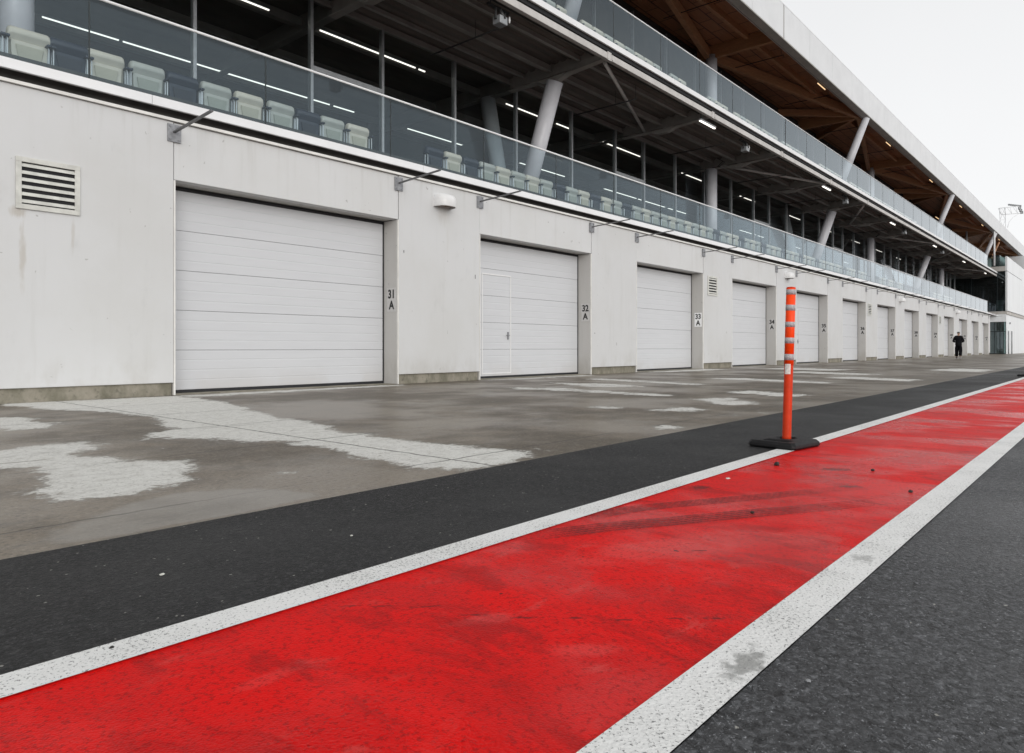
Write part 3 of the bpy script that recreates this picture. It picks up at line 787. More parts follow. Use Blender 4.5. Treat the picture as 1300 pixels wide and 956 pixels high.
MB().bar((98.6, FR + .6, 11.1), (102.8, FR + .35, 13.4), .13, .13).build('stay', 'wood_beam', T)
# ground floor under the overhang
MB().box(98.8, 10.26, 0, 122, 10.46, 4.56).build('ground_wall', 'tower_white', T, .01)
MB().box(98.2, 10.24, 3.70, 98.4, 11.9, 4.56).build('door_head', 'tower_white', T)
MB().box(90.9, 11.95, 0, 98.4, 12.15, 4.56).build('link_wall', 'tower_white', T)
gd = MB().add([(98.3, 10.30, .05), (98.3, 11.9, .05), (98.3, 11.9, 3.70), (98.3, 10.30, 3.70)], [(0, 1, 2, 3)]).build('entrance', 'tower_glass_clear', T)
df = MB()
for y in (10.28, 10.82, 11.36, 11.88): df.box(98.26, y - .03, 0, 98.34, y + .03, 3.7)
df.box(98.26, 10.28, 2.55, 98.34, 11.9, 2.62).box(98.26, 10.28, .0, 98.34, 11.9, .08)
df.build('entrance_frame', 'glass_edge', gd)
MB().box(105, 10.5, 0, 105.2, 22, 4.5).build('lobby_wall', 'tower_beige', T)
pi = MB()
for x in (100.1, 103.2): pi.tube([(x, 10.18, 0), (x, 10.18, 2.7)], .055, 10)
pi.build('downpipe', 'galvanised', T)
MB().box(101.6, 10.16, 3.5, 101.9, 10.26, 3.72).build('camera_box', 'galvanised', T)
W2 = thing('glazed_wing', 'teal glazed building just past the white end block', 'building', (135, 11, 0))
MB().box(122, 10.8, 0, 160, 22, 4.5).build('wall', 'tower_glass_clear', W2)
MB().box(122, 10.6, 4.5, 160, 24, 13.6).build('upper_wall', 'tower_white', W2)
MB().box(122.5, 13, 0, 160, 21.5, 4.4).build('core', 'tower_beige', W2)

# ------------------------------------------------------------------ vents, wall lamps, number signs
ORD = ['first', 'second', 'third', 'fourth', 'fifth', 'sixth', 'seventh', 'eighth', 'ninth', 'tenth', 'eleventh', 'twelfth', 'thirteenth', 'fourteenth', 'fifteenth',
       'sixteenth', 'seventeenth', 'eighteenth', 'nineteenth', 'twentieth']
TENS = {20: 'twenty', 30: 'thirty', 40: 'forty', 50: 'fifty', 60: 'sixty', 70: 'seventy', 80: 'eighty', 90: 'ninety'}
def ordw(n):   # n from 1
    if n <= 20: return ORD[n - 1]
    t, u = n // 10 * 10, n % 10
    return TENS[t] + '-' + ORD[u - 1] if u else {30: 'thirtieth', 40: 'fortieth', 50: 'fiftieth', 60: 'sixtieth', 70: 'seventieth', 80: 'eightieth', 90: 'ninetieth'}[t]

def make_vent(x, label):
    t = thing('wall_vent', label, 'vent', (x + .375, WALL, 2.87), 'louvred vents high in the garage wall')
    x1, z0, z1 = x + .75, 2.535, 3.215; f = MB(); w = .065
    for (a, b, cc, d) in ((x, x1, z0, z0 + w), (x, x1, z1 - w, z1), (x, x + w, z0 + w, z1 - w), (x1 - w, x1, z0 + w, z1 - w)): f.box(a, WALL - .028, cc, b, WALL - .002, d)
    f.build('frame', 'vent_paint', t, .004)
    MB().box(x + w, WALL - .004, z0 + w, x1 - w, WALL - .001, z1 - w).build('backing', 'black_gap', t)
    for k in range(6):
        z = z0 + w + .016 + k * .094
        MB().prism([(WALL - .026, z), (WALL - .026, z + .012), (WALL - .006, z + .048), (WALL - .006, z + .038)], x + w, x1 - w).build('slat', 'vent_paint', t)
VL = ['large louvred vent left of garage 31 A with rust stains below it', 'louvred vent on the pillar between garage doors 33 A and 34 A',
      'small louvred vent on the pillar between garage doors 36 A and 37 A', 'tiny louvred vent on the pillar between garage doors 39 A and 40 A']
for q, i in enumerate((0, 3, 6, 9)): make_vent(X0 + PITCH * (i - 1) + OPEN + .33, VL[q])
LL = ['white hooded wall lamp on the pillar between garages 31 A and 32 A', 'white hooded wall lamp above the orange post, between garages 34 A and 35 A',
      'white hooded wall lamp on the pillar between garages 37 A and 38 A', 'far white wall lamp above the walking person, between garages 40 A and 41 A']
for q, i in enumerate((1, 4, 7, 10)):
    x = X0 + PITCH * (i - 1) + OPEN + 1.20; z = 3.70
    t = thing('wall_lamp', LL[q], 'lamp', (x, WALL, z), 'hooded wall lamps over the garages')
    h = MB(); n = 20; rings = []
    prof = [(.97, -.03), (1.0, .0), (1.0, .10), (.96, .16), (.84, .215), (.5, .245), (.0, .25)]
    for (r, zz) in prof:
        for j in range(n + 1):
            a = math.pi * j / n
            h.v.append((x + .25 * r * math.copysign(abs(math.cos(a)) ** .7, math.cos(a)), WALL - .30 * (r if r > .01 else 0) * math.sin(a) ** .75, z + zz))
    for i2 in range(len(prof) - 1):
        for j in range(n):
            a = i2 * (n + 1) + j; h.f.append((a, a + 1, a + n + 2, a + n + 1)); h.sm.append(True)
    h.build('hood', 'lamp_white', t)
    MB().box(x - .17, WALL - .20, z, x + .17, WALL - .03, z + .03).build('lens', 'lamp_lens', t, .01)
    MB().box(x - .22, WALL - .02, z + .0, x + .22, WALL - .001, z + .2).build('back_plate', 'lamp_white', t)

def text_mesh(txt, size, bold=.03, squeeze=.9):
    cu = bpy.data.curves.new('t', 'FONT'); cu.body = txt; cu.size = size; cu.align_x = 'CENTER'; cu.align_y = 'CENTER'; cu.offset = bold * size; cu.extrude = .0015; cu.resolution_u = 3
    o = bpy.data.objects.new('t', cu); COL.objects.link(o); dg = bpy.context.evaluated_depsgraph_get()
    me = bpy.data.meshes.new_from_object(o.evaluated_get(dg)); bpy.data.objects.remove(o)
    return me
for i in range(NG):
    num = str(31 + i); xb = X0 + PITCH * i + OPEN - .0; yc = WALL + .185
    t = thing('number_sign', ('black %s A on a bright white plate beside its garage door' if i == 2 else 'black %s A on the jamb to the right of its garage door') % num, 'sign', (xb, yc, 1.68), 'garage numbers on the door jambs')
    MB().box(xb - .004, yc - .135, 1.44, xb - .0005, yc + .135, 1.92).build('plate', 'sign_plate' if i == 2 else 'sign_plate_grey', t)
    for nm, tx, dz in (('numerals', num, .105), ('letter', 'A', -.115)):
        me = text_mesh(tx, .235); me.name = nm
        me.transform(Matrix(((0, 0, -1, 0), (-1, 0, 0, 0), (0, 1, 0, 0), (0, 0, 0, 1))))
        me.transform(Matrix.Diagonal((1, .92, 1, 1)))
        me.materials.clear(); me.materials.append(M['letter_black'])
        o = bpy.data.objects.new(nm, me); COL.objects.link(o); o.parent = t; o.location = (-.007, 0, dz)

# ------------------------------------------------------------------ lights of the decks
def tube_light(x0, x1, y, z, label, grp, mat='tube_light', name='tube_light', w=.05, hang=.0):
    t = thing(name, label, 'light', ((x0 + x1) / 2, y, z), grp)
    MB().box(x0, y - w, z + .004, x1, y + w, z + .06).build('housing', 'fixture_grey', t)
    MB().box(x0 + .02, y - w * .8, z - .03, x1 - .02, y + w * .8, z + .003).build('lamp_tube', mat, t, .01)
    if hang:
        MB().tube([(x0 + .1, y, z + .06), (x0 + .1, y, z + hang)], .012, 6).tube([(x1 - .1, y, z + .06), (x1 - .1, y, z + hang)], .012, 6).build('hanger', 'pipe_dark', t)
S1 = [(2.95, 6.13), (6.24, 9.23), (10.63, 13.94), (14.03, 14.32), (17.94, 19.81), (20.74, 21.63), (23.81, 26.72), (30.46, 32.69), (37.14, 39.25), (44.63, 46.60), (51.32, 53.59), (58.02, 60.18), (64.72, 66.99), (71.53, 73.80)]
S2 = [(1.14, 5.56), (5.68, 7.50), (7.56, 13.28), (13.47, 14.15), (14.27, 15.16), (17.56, 20.81), (20.95, 22.63), (23.90, 27.47), (30.63, 34.08), (34.24, 39.93), (44.10, 47.09), (47.94, 52.30), (56.77, 60.18), (63.58, 66.99), (70.39, 73.80)]
for i, (a, b) in enumerate(S1): tube_light(a, b, 15.782, 8.963, '%s strip light from the left in the front row behind the lower windows' % ordw(i + 1), 'strip lights in the room behind the lower balcony', name='strip_light', w=.024)
for i, (a, b) in enumerate(S2): tube_light(a, b, 20.369, 8.963, '%s strip light from the left in the back row behind the lower windows' % ordw(i + 1), 'strip lights in the room behind the lower balcony', name='strip_light', w=.024)
for i in range(6):
    x = 23.90 + 13.47 * i
    tube_light(x - .62, x + .62, 11.354, 8.759, '%s short tube light from the left hanging under the upper balcony edge' % ordw(i + 1), 'tube lights under the upper balcony edge', hang=.36, name='tube_light', w=.045)
for i in range(6):
    x = 37.13 + 13.34 * i
    tube_light(x - .6, x + .6, 11.524, 13.868, '%s warm tube light from the left under the roof edge' % ordw(i + 1), 'warm lights under the roof edge', mat='tube_warm', name='tube_light', w=.026, hang=.5)
tube_light(79.478, 82.884, 13.965, 13.527, 'long orange glowing light far inside under the wooden roof', 'warm lights under the roof edge', mat='tube_warm', name='tube_light', w=.026, hang=.5)
for i, x in enumerate((12.81, 27.48, 40.93, 54.50, 67.90)):
    t = thing('floodlight', '%s grey floodlight from the left hanging under the upper balcony' % ordw(i + 1), 'floodlight', (x, 11.468, 9.213), 'floodlights under the upper balcony')
    MB().box(x - .13, 11.331, 8.532, x + .15, 11.581, 8.736).build('lamp_head', 'fixture_grey', t, .02)
    MB().bar((x - .16, 11.445, 8.645), (x - .16, 11.445, 8.929), .03, .05).bar((x + .18, 11.445, 8.645), (x + .18, 11.445, 8.929), .03, .05).bar((x - .4, 11.49, 8.94), (x + .35, 11.49, 8.94), .07, .05).tube([(x - .3, 11.49, 8.963), (x - .3, 11.49, 9.326)], .02, 8).tube([(x - .05, 11.411, 8.895), (x + .05, 11.354, 8.668)], .05, 8).build('bracket', 'pipe_dark', t)
    MB().lathe([(.0, 8.668), (.022, 8.69), (.028, 8.759), (.02, 8.827), (.0, 8.838)], x + .30, 11.411, 10).build('sensor', 'lamp_white', t)

# ------------------------------------------------------------------ seats
def make_seat(mat):
    root = bpy.data.objects.new('stadium_seat', None); COL.objects.link(root); root.empty_display_size = .1; WLOC[root.name] = Vector((0, 0, 0)); 
    # back with a rolled top, seen from its front: the seat faces -y
    b = MB(); n = 14; prof = []
    for k in range(n + 1):   # profile in y,z of the back: up the front, over the roll, down the rear
        a = math.pi * (k / n) * 1.25 - .35
        prof.append((.03 - .078 * math.cos(a), .605 + .085 * math.sin(a)))
    prof = [(.03, .10), (.03, .50)] + prof + [(.10, .50), (.07, .10)]
    xs = [(-.250, .45), (-.246, .68), (-.234, .88), (-.205, 1.0), (.205, 1.0), (.234, .88), (.246, .68), (.250, .45)]
    k0 = len(b.v)
    for (x, sc) in xs:
        for (y, z) in prof: b.v.append((x, .05 + (y - .05) * sc, .36 + (z - .36) * (1 - (1 - sc) * .35)))
    m = len(prof)
    for i in range(len(xs) - 1):
        for j in range(m): a = i * m + j; a2 = i * m + (j + 1) % m; b.f.append((a, a2, a2 + m, a + m)); b.sm.append(True)
    b.f.append(tuple(range(m))); b.sm.append(False); b.f.append(tuple((len(xs) - 1) * m + j for j in range(m))[::-1]); b.sm.append(False)
    b.build('backrest', mat, root, local=True)
    # folded pan: a tapering shield with a raised rim
    def pan(w0, w1, z0, z1, y0, y1): return [(-w0, y0, z0), (w0, y0, z0), (w1, y0, z1), (-w1, y0, z1), (-w0, y1, z0), (w0, y1, z0), (w1, y1, z1), (-w1, y1, z1)]
    FS = [(0, 1, 2, 3), (7, 6, 5, 4), (0, 4, 5, 1), (1, 5, 6, 2), (2, 6, 7, 3), (3, 7, 4, 0)]
    MB().add(pan(.190, .215, .10, .505, -.012, .03), FS).build('seat_pan', mat, root, .010, local=True)
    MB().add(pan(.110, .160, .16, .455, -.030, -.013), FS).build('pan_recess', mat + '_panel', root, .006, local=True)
    for s in (-1, 1):
        ar = MB().tube([(s * .262, .03, .50), (s * .262, -.05, .50), (s * .262, -.07, .47), (s * .262, -.07, .20), (s * .262, -.04, .17), (s * .262, .03, .17)], .009, 8)
        ar.box(s * .262 - .008, .0, .0, s * .262 + .008, .03, .52)
        ar.build('armrest', 'seat_metal', root, local=True)
        MB().box(s * .262 - .026, -.10, .50, s * .262 + .026, .06, .535).build('arm_pad', 'seat_navy', root, .012, local=True)
    for ch in root.children:
        ch.data.transform(Matrix.Diagonal((1.13, 1.13, 1.13, 1))); ch.location = ch.location * 1.13
    index_kids(root)
    return root
protos = {'cream': make_seat('seat_cream'), 'green': make_seat('seat_green'), 'navy': make_seat('seat_navy')}
used = {}
counts = {}
CN = {'cream': 'cream', 'green': 'pale green', 'navy': 'dark navy'}
def place_seat(x, z, colr, row):
    if colr in used: o = copy_tree(protos[colr])
    else: o = protos[colr]; used[colr] = 1
    o.location = (x, 12.49, z)
    key = (row, colr); counts[key] = counts.get(key, 0) + 1
    tag(o, '%s folding seat on the %s balcony, the %s %s one from the left' % (CN[colr], row, ordw(counts[key]), CN[colr]), 'seat', 'folding seats along the %s balcony' % row)
seq = ['cream', 'green', 'navy', 'green']
for x, cl in [(2.68, 'green'), (3.33, 'cream'), (3.86, 'navy'), (4.39, 'cream'), (5.04, 'green'), (5.63, 'navy'), (6.24, 'green'), (6.88, 'cream'), (7.55, 'green'), (8.16, 'navy'), (8.74, 'green'), (9.39, 'cream')]:
    place_seat(x, 4.73, cl, 'lower')
sB = ['navy', 'cream', 'navy', 'green', 'cream', 'green', 'cream', 'green', 'navy', 'green', 'cream', 'navy', 'cream', 'green', 'navy', 'green', 'cream', 'green']
for i in range(110):
    x = 11.63 + .619 * i
    if 50 < x < 51.4: continue
    cl = sB[i] if i < len(sB) else ('navy' if 59 < x < 70 else seq[(i + 1) % 4] if i % 7 else 'cream')
    place_seat(x, 4.73, cl, 'lower')
for i in range(88):
    x = 9.3 + .619 * i
    if 24.3 < x < 26.3 or 37.7 < x < 39.7 or (i % 9 == 4): continue
    place_seat(x, 9.94, ['cream', 'green', 'cream', 'green', 'navy'][i % 5] if i % 5 != 4 else 'cream', 'upper')
for k, v in protos.items():
    if k not in used: bpy.data.objects.remove(v)
MB().box(XL, 12.2, 9.44, XR, 13.05, 9.94).build('seat_step', 'soffit_dark', B)

# ------------------------------------------------------------------ delineator posts
def make_delineator(px, py, label, lean=0.0, rot=-8):
    t = thing('delineator_post', label, 'traffic post', (px, py, 0), 'orange posts on rubber bases beside the pit lane')
    t.rotation_euler = (0, 0, R(rot))
    bx, by = -.065, -.015
    def ring(w, d, z, ch=.022):
        return [(-w + ch, -d, z), (w - ch, -d, z), (w, -d + ch, z), (w, d - ch, z), (w - ch, d, z), (-w + ch, d, z), (-w, d - ch, z), (-w, -d + ch, z)]
    b = MB(); hole = [(.058 * math.cos(2 * math.pi * j / 8 - math.pi / 2 - math.pi / 8), .058 * math.sin(2 * math.pi * j / 8 - math.pi / 2 - math.pi / 8)) for j in range(8)]
    rings = [ring(.194, .176, .0), ring(.202, .184, .012), ring(.199, .181, .030), ring(.184, .166, .048), [(x, y, .052) for x, y in [(q[0] * 1.5 - bx, q[1] * 1.3 - by) for q in hole]], [(q[0] * 1.2 - bx, q[1] * 1.1 - by, .028) for q in hole]]
    k0 = 0
    for r in rings: b.v += [(x + bx, y + by, z) for x, y, z in r]
    for i in range(len(rings) - 1):
        for j in range(8): a, c2 = i * 8 + j, i * 8 + (j + 1) % 8; b.f.append((a, c2, c2 + 8, a + 8)); b.sm.append(False)
    b.f.append(tuple(range(8))[::-1]); b.sm.append(False); b.f.append(tuple(40 + j for j in range(8))); b.sm.append(False)
    # cast ridges on the top
    for q in range(4): b.box(bx - .150 + q * .022, by - .11, .047, bx - .144 + q * .022, by + .08, .0535)
    b.build('rubber_base', 'black_rubber', t, .004, local=True)
    L = 1.135; ax = Vector((math.sin(lean), 0, math.cos(lean)))
    def at(z): return Vector((0, 0, .03)) + Vector((ax.x * (z), -ax.x * z * .9, z))
    MB().tube([at(0), at(.03), at(.60), at(L)], [.033, .0315, .0315, .0305], 32).build('post', 'orange_plastic', t, local=True)
    MB().tube([at(.562), at(L - .004)], .0335, 32).build('orange_sleeve', 'orange_sheeting', t, local=True)
    zt = .03 + L
    for (a, b2) in ((1.113, 1.152), (.995, 1.038), (.873, .912), (.752, .795), (.628, .673)):
        MB().tube([at(a - .03), at(b2 - .03)], .0342, 32).build('reflective_band', 'silver_sheeting', t, local=True)
    cp = MB().tube([at(L - .004), at(L + .004), at(L + .007)], [.033, .031, .018], 24).build('top_cap', 'orange_plastic', t, local=True)
    k = MB(); z0, z1 = .525, .60
    for i in range(7):
        a = R(150 + i * 12) - R(rot) - 0; 
        for z in (z0, z1): q = at(z - .03); k.v.append((q.x + .0345 * math.cos(a), q.y + .0345 * math.sin(a), z))
    for i in range(6): k.f.append((2 * i, 2 * i + 2, 2 * i + 3, 2 * i + 1)); k.sm.append(True)
    k.build('sticker', 'sticker_white', t, local=True)
    return t
make_delineator(5.32, 1.90, 'orange post with five silver bands on a black rubber base beside the red lane', lean=.022)
make_delineator(22.15, 1.86, 'next post, of which only the black rubber base edge shows at the far right', lean=0)

# debris on the lane
def stone(x, y, s, label, mat='stone_dark', cat='stone', flat=.7, z=.0, name='stone'):
    bm = bmesh.new(); bmesh.ops.create_icosphere(bm, subdivisions=2, radius=1)
    for v in bm.verts: v.co *= 1 + random.uniform(-.22, .22)
    me = bpy.data.meshes.new(name)
    for v in bm.verts: v.co = Vector((v.co.x * s, v.co.y * s * .8, v.co.z * s * flat))
    bm.to_mesh(me); bm.free(); me.materials.append(M[mat])
    o = bpy.data.objects.new(name, me); COL.objects.link(o); o.location = (x, y, s * flat * .55 + z - .004)
    tag(o, label, cat)
stone(4.37, 1.62, .022, 'black lump of rubber on the red lane just in front of the orange post')
stone(3.99, .81, .012, 'small black pebble on the red lane beside the right white line')
stone(4.54, 1.12, .013, 'small black pebble in the middle of the red lane behind the tyre tracks')
stone(3.03, 1.23, .011, 'small black pebble lying on the broad tyre track')
stone(.66, 1.84, .007, 'small black pebble on the left white line in the left foreground')
stone(3.75, 1.66, .016, 'curved white chip lying on the red lane in front of the left white line', 'chip_white', 'paint chip', .2, name='paint_chip')
stone(.98, 2.32, .008, 'tiny white pebble on the dark asphalt strip in the left foreground', 'chip_white', 'stone', .5)
stone(1.66, 2.25, .006, 'tiny white pebble on the dark asphalt strip near the middle', 'chip_white', 'stone', .5)
stone(1.585, .52, .008, 'tiny blue grey chip on the asphalt right of the right white line', 'fixture_grey', 'paint chip', .3, name='paint_chip')

# ------------------------------------------------------------------ person
def skin_obj(name, chains, mat, parent, sub=2, root=0, off=(0, 0, 0)):
    """chains: list of lists of (x,y,z,r); points that coincide are merged"""
    verts = []; rad = []; edges = []; key = {}
    for ch in chains:
        prev = None
        for (x, y, z, r) in ch:
            kk = (round(x, 3), round(y, 3), round(z, 3))
            if kk not in key: key[kk] = len(verts); verts.append((x, y, z)); rad.append(r)
            i = key[kk]
            if prev is not None and prev != i: edges.append((prev, i))
            prev = i
    me = bpy.data.meshes.new(name); me.from_pydata(verts, edges, []); me.update()
    o = bpy.data.objects.new(name, me); COL.objects.link(o)
    bpy.context.view_layer.objects.active = o
    m = o.modifiers.new('Skin', 'SKIN'); m.use_smooth_shade = True
    if not me.skin_vertices: me.skin_vertices.new()
    for i, r in enumerate(rad):
        rr = r if isinstance(r, tuple) else (r, r); me.skin_vertices[0].data[i].radius = rr
        me.skin_vertices[0].data[i].use_root = (i == root)
    s = o.modifiers.new('Sub', 'SUBSURF'); s.levels = sub; s.render_levels = sub
    dg = bpy.context.evaluated_depsgraph_get(); me2 = bpy.data.meshes.new_from_object(o.evaluated_get(dg)); me2.name = name
    o.modifiers.clear(); o.data = me2; me2.materials.clear(); me2.materials.append(M[mat])
    for p in me2.polygons: p.use_smooth = True
    o.parent = parent
    return o
def make_person(loc, rz):
    t = thing('person', 'person in a black jacket and dark trousers walking away in front of garage 40 A', 'person', loc); t.rotation_euler.z = rz
    # faces +x; left is +y
    def arm(s):
        sh = (0, .17 * s, 1.43); el = (-.06, .27 * s, 1.13); wr = (.16, .17 * s, 1.10)
        return sh, el, wr
    ch = [[(0, 0, .96, .115), (.0, 0, 1.12, .115), (.0, 0, 1.32, .135), (.0, 0, 1.46, .10), (.01, 0, 1.53, .055), (.03, 0, 1.60, .060), (.035, 0, 1.69, .088), (.02, 0, 1.75, .075)]]
    legs = {1: [(0, .10, .92, .09), (.10, .11, .50, .058), (.03, .11, .10, .042), (.04, .11, .05, .045), (.16, .12, .03, .035)],
            -1: [(0, -.10, .92, .09), (.02, -.11, .50, .058), (-.20, -.11, .14, .042), (-.20, -.11, .09, .045), (-.08, -.12, .03, .035)]}
    for s in (1, -1):
        ch.append([(0, 0, .96, .115)] + legs[s])
        sh, el, wr = arm(s)
        hand = (wr[0] + .07, wr[1] - .03 * s, wr[2])
        ch.append([(.0, 0, 1.46, .10), sh + (.062,), el + (.045,), wr + (.028,), hand + (.036,)])
        for k in range(4):
            dz = (.03 - k * .021); L = (.075, .085, .08, .06)[k]
            ch.append([hand + (.036,), (hand[0] + .045, hand[1] - .01 * s, hand[2] + dz, .0095), (hand[0] + .045 + L * .5, hand[1] - .03 * s, hand[2] + dz, .009), (hand[0] + .035 + L * .6, hand[1] - .055 * s, hand[2] + dz - .005, .008)])
        ch.append([hand + (.036,), (hand[0] + .01, hand[1] - .03 * s, hand[2] + .035, .011), (hand[0] + .045, hand[1] - .05 * s, hand[2] + .05, .009)])
    # nose and ears
    ch.append([(.035, 0, 1.69, .088), (.125, 0, 1.685, .014)])
    for s in (1, -1): ch.append([(.035, 0, 1.69, .088), (.02, .085 * s, 1.69, .020)])
    skin_obj('body', ch, 'skin', t, 1)
    jk = [[(0, 0, .80, (.21, .21)), (0, 0, 1.0, (.19, .19)), (0, 0, 1.18, (.19, .19)), (0, 0, 1.34, (.20, .20)), (0, 0, 1.45, (.14, .14)), (.005, 0, 1.535, .085)]]
    for s in (1, -1):
        sh, el, wr = arm(s); jk.append([(0, 0, 1.45, (.14, .14)), sh + (.085,), el + (.070,), (wr[0] - .02, wr[1], wr[2], .055)])
    jo = skin_obj('jacket', jk, 'cloth_black', t, 2)
    jo.data.transform(Matrix.Diagonal((1.0, 1.06, 1, 1)))
    tr = [[(0, 0, .98, .14), (0, 0, .90, .13)]]
    for s in (1, -1):
        l = legs[s]; tr.append([(0, 0, .90, .13), l[0][:3] + (.135,), l[1][:3] + (.110,), (l[2][0], l[2][1], l[2][2] + .02, .095)])
    skin_obj('trousers', tr, 'cloth_trousers', t, 2)
    for s in (1, -1):
        l = legs[s]; a = l[3]; tilt = 0 if s == 1 else .05
        sh = MB(); pts = [(-.08, .035), (-.07, .10), (.02, .11), (.10, .075), (.18, .055), (.205, .03)]
        for w in (-.042, .042):
            for (x, z) in pts: sh.v.append((a[0] + x, a[1] + w, z + (tilt * (1 - (x + .08) / .28))))
        m = len(pts)
        for i in range(m - 1): sh.f.append((i, i + 1, m + i + 1, m + i)); sh.sm.append(True)
        sh.f += [tuple(range(m))[::-1], tuple(range(m, 2 * m)), (0, m, 2 * m - 1, m - 1)]; sh.sm += [False] * 3
        so = sh.build('shoe', 'shoe_black', t, .01, local=True)
        sl = MB()
        zz = [tilt, 0]
        sl.add([(a[0] - .085, a[1] - .046, zz[0] + .002), (a[0] - .085, a[1] + .046, zz[0] + .002), (a[0] + .21, a[1] + .046, .002), (a[0] + .21, a[1] - .046, .002),
                (a[0] - .085, a[1] - .046, zz[0] + .034), (a[0] - .085, a[1] + .046, zz[0] + .034), (a[0] + .21, a[1] + .046, .029), (a[0] + .21, a[1] - .046, .029)],
               [(0, 1, 2, 3), (7, 6, 5, 4), (0, 4, 5, 1), (1, 5, 6, 2), (2, 6, 7, 3), (3, 7, 4, 0)])
        ctr_l = (a[0], a[1], .02); so2 = sl.build('sole', 'shoe_sole', t, .004, local=True)
        so2.parent = so; so2.location = so2.location - so.location
    skin_obj('hair', [[(-.01, 0, 1.655, .075), (-.005, 0, 1.71, .094), (.01, 0, 1.765, .078)]], 'hair_grey', t, 2)
make_person((54.1, 8.2, 0), R(4))

# ------------------------------------------------------------------ lighting mast beyond the roof
def mast():
    D = 170; k = D / 900
    def W(u, v, dd=0):
        d = D + dd; r = (u - 650) / 900 * d; return Vector((d * c_ + r * s_, d * s_ - r * c_, .72 - (v - HOR) * d / 900))
    base = W(1277, 300); t = thing('light_mast', 'pale steel lighting mast with a lamp frame rising behind the roof at the far right', 'lighting mast', (base.x, base.y, 0))
    f = MB(); r = .07
    # lattice mast of four legs
    L = []
    for (du, dd) in ((-4, -1.2), (3, -1.2), (3, 1.2), (-4, 1.2)):
        top = W(1273 + du, 264, dd); bot = W(1279 + du * .8, 330, dd); bot = Vector((bot.x, bot.y, 0)); L.append((top, bot)); f.tube([top, bot], r, 6)
    for i in range(12):
        a, b2 = i / 12, (i + 1) / 12
        for j in range(4):
            p, q = L[j], L[(j + 1) % 4]; f.tube([p[0].lerp(p[1], a), q[0].lerp(q[1], b2)], .035, 4); f.tube([p[0].lerp(p[1], a), q[0].lerp(q[1], a)], .035, 4)
    f.build('mast', 'mast_steel', t)
    g = MB()
    for dd in (-1.4, 1.4):
        a, b2, c3, d4 = W(1267.5, 264.5, dd), W(1293, 261.5, dd), W(1297.5, 270.5, dd), W(1271.5, 272.5, dd)
        for p, q in ((a, b2), (b2, c3), (c3, d4), (d4, a)): g.tube([p, q], .07, 6)
        for i in range(1, 7): g.tube([a.lerp(b2, i / 7), d4.lerp(c3, (i + (i % 2) - .5) / 7)], .035, 4)
        g.tube([W(1293, 272, dd), W(1286, 276, dd), W(1281, 282, dd), W(1279, 289, dd)], .05, 6)
    for i in range(8): g.tube([W(1267.5 + i * 3.6, 264.5 - i * .4, -1.4), W(1267.5 + i * 3.6, 264.5 - i * .4, 1.4)], .035, 4)
    g.build('lamp_frame', 'mast_steel', t)
    for i in range(7):
        p = W(1281 + i * 2.4, 261.6 + (i - 3) * .25, -1.2); MB().box(p.x - .22, p.y - .2, p.z, p.x + .22, p.y + .2, p.z + .35).build('floodlight', 'fixture_grey', t, .02)
    for i in range(3):
        p = W(1294.5 + i * 1.3, 264.5 + i * 2.6, -1.2); MB().box(p.x - .22, p.y - .3, p.z - .3, p.x + .22, p.y + .3, p.z + .3).build('floodlight', 'fixture_grey', t, .02)
mast()

# ------------------------------------------------------------------ camera
cam = bpy.data.cameras.new('camera'); co = bpy.data.objects.new('camera', cam); COL.objects.link(co)
cam.sensor_width = 36; cam.sensor_fit = 'HORIZONTAL'; cam.lens = F_PX / 1300 * 36
cam.shift_y = -(478 - HOR) / 1300; cam.clip_start = .05; cam.clip_end = 3000
co.location = (0, 0, CAM_H)
dirv = Vector((c_, s_, 0)); co.rotation_euler = dirv.to_track_quat('-Z', 'Y').to_euler()
scn.camera = co

# ------------------------------------------------------------------ overcast daylight
SUN_EL, SUN_AZ = 12, 242     # degrees; azimuth of the lamp's position, measured from +x
sun = bpy.data.lights.new('sun', 'SUN'); so = bpy.data.objects.new('sun', sun); COL.objects.link(so)
sun.energy = 1.25; sun.angle = R(36); sun.color = (1.0, .98, .95)
sd = Vector((math.cos(R(SUN_AZ)) * math.cos(R(SUN_EL)), math.sin(R(SUN_AZ)) * math.cos(R(SUN_EL)), math.sin(R(SUN_EL))))
so.rotation_euler = sd.to_track_quat('Z', 'Y').to_euler(); so.location = (0, -20, 40)
w = bpy.data.worlds.new('World'); scn.world = w; w.use_nodes = True; t = w.node_tree; t.nodes.clear()
sky = t.nodes.new('ShaderNodeTexSky'); sky.sky_type = 'NISHITA'; sky.sun_disc = False; sky.sun_elevation = R(SUN_EL); sky.sun_rotation = R(90 - SUN_AZ)
sky.dust_density = 6; sky.air_density = 1; sky.ozone_density = 1
tc = t.nodes.new('ShaderNodeTexCoord'); sp = t.nodes.new('ShaderNodeSeparateXYZ'); t.links.new(tc.outputs['Generated'], sp.inputs[0])
mr = t.nodes.new('ShaderNodeMapRange'); t.links.new(sp.outputs[2], mr.inputs['Value']); mr.inputs['From Min'].default_value = 0; mr.inputs['From Max'].default_value = 1
mr.inputs['To Min'].default_value = 10.1; mr.inputs['To Max'].default_value = 7.8
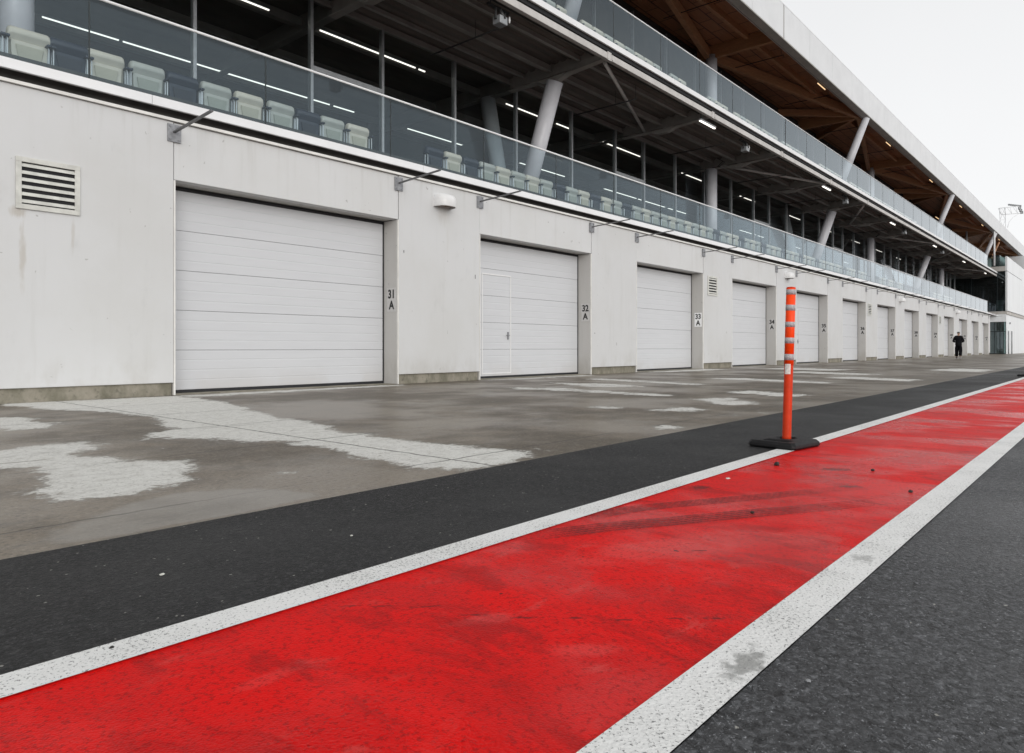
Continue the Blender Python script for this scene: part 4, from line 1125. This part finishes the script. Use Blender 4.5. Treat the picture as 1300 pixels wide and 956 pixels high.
nz = t.nodes.new('ShaderNodeTexNoise'); nz.inputs['Scale'].default_value = 1.6; nz.inputs['Detail'].default_value = 4; t.links.new(tc.outputs['Generated'], nz.inputs['Vector'])
m2 = t.nodes.new('ShaderNodeMapRange'); t.links.new(nz.outputs['Fac'], m2.inputs['Value']); m2.inputs['From Min'].default_value = .3; m2.inputs['From Max'].default_value = .7; m2.inputs['To Min'].default_value = .97; m2.inputs['To Max'].default_value = 1.03
mm = t.nodes.new('ShaderNodeMath'); mm.operation = 'MULTIPLY'; t.links.new(mr.outputs[0], mm.inputs[0]); t.links.new(m2.outputs[0], mm.inputs[1])
gy = t.nodes.new('ShaderNodeMapRange'); gy.interpolation_type = 'SMOOTHSTEP'; t.links.new(sp.outputs[1], gy.inputs['Value'])
for k_, v_ in (('From Min', .1), ('From Max', -.9), ('To Min', 1.0), ('To Max', 1.35)): gy.inputs[k_].default_value = v_
mg = t.nodes.new('ShaderNodeMath'); mg.operation = 'MULTIPLY'; t.links.new(mm.outputs[0], mg.inputs[0]); t.links.new(gy.outputs[0], mg.inputs[1]); mm = mg   # the cloud is thinner on the side of the hidden sun
cl = t.nodes.new('ShaderNodeVectorMath'); cl.operation = 'SCALE'; cl.inputs[0].default_value = (1.0, 1.006, 1.015); t.links.new(mm.outputs[0], cl.inputs['Scale'])
mx = t.nodes.new('ShaderNodeMix'); mx.data_type = 'RGBA'; mx.inputs[0].default_value = .94
t.links.new(sky.outputs[0], mx.inputs[6]); t.links.new(cl.outputs[0], mx.inputs[7])
bg = t.nodes.new('ShaderNodeBackground'); bg.inputs[1].default_value = .1; t.links.new(mx.outputs[2], bg.inputs[0])
wo = t.nodes.new('ShaderNodeOutputWorld'); t.links.new(bg.outputs[0], wo.inputs[0])

scn.view_settings.view_transform = 'Standard'; scn.view_settings.look = 'None'; scn.view_settings.gamma = 1; scn.view_settings.exposure = 0.0
scn.render.engine = 'CYCLES'
scn.cycles.max_bounces = 8; scn.cycles.transparent_max_bounces = 24; scn.cycles.use_denoising = True; scn.cycles.denoising_prefilter = 'ACCURATE'; scn.cycles.denoising_input_passes = 'RGB_ALBEDO_NORMAL'
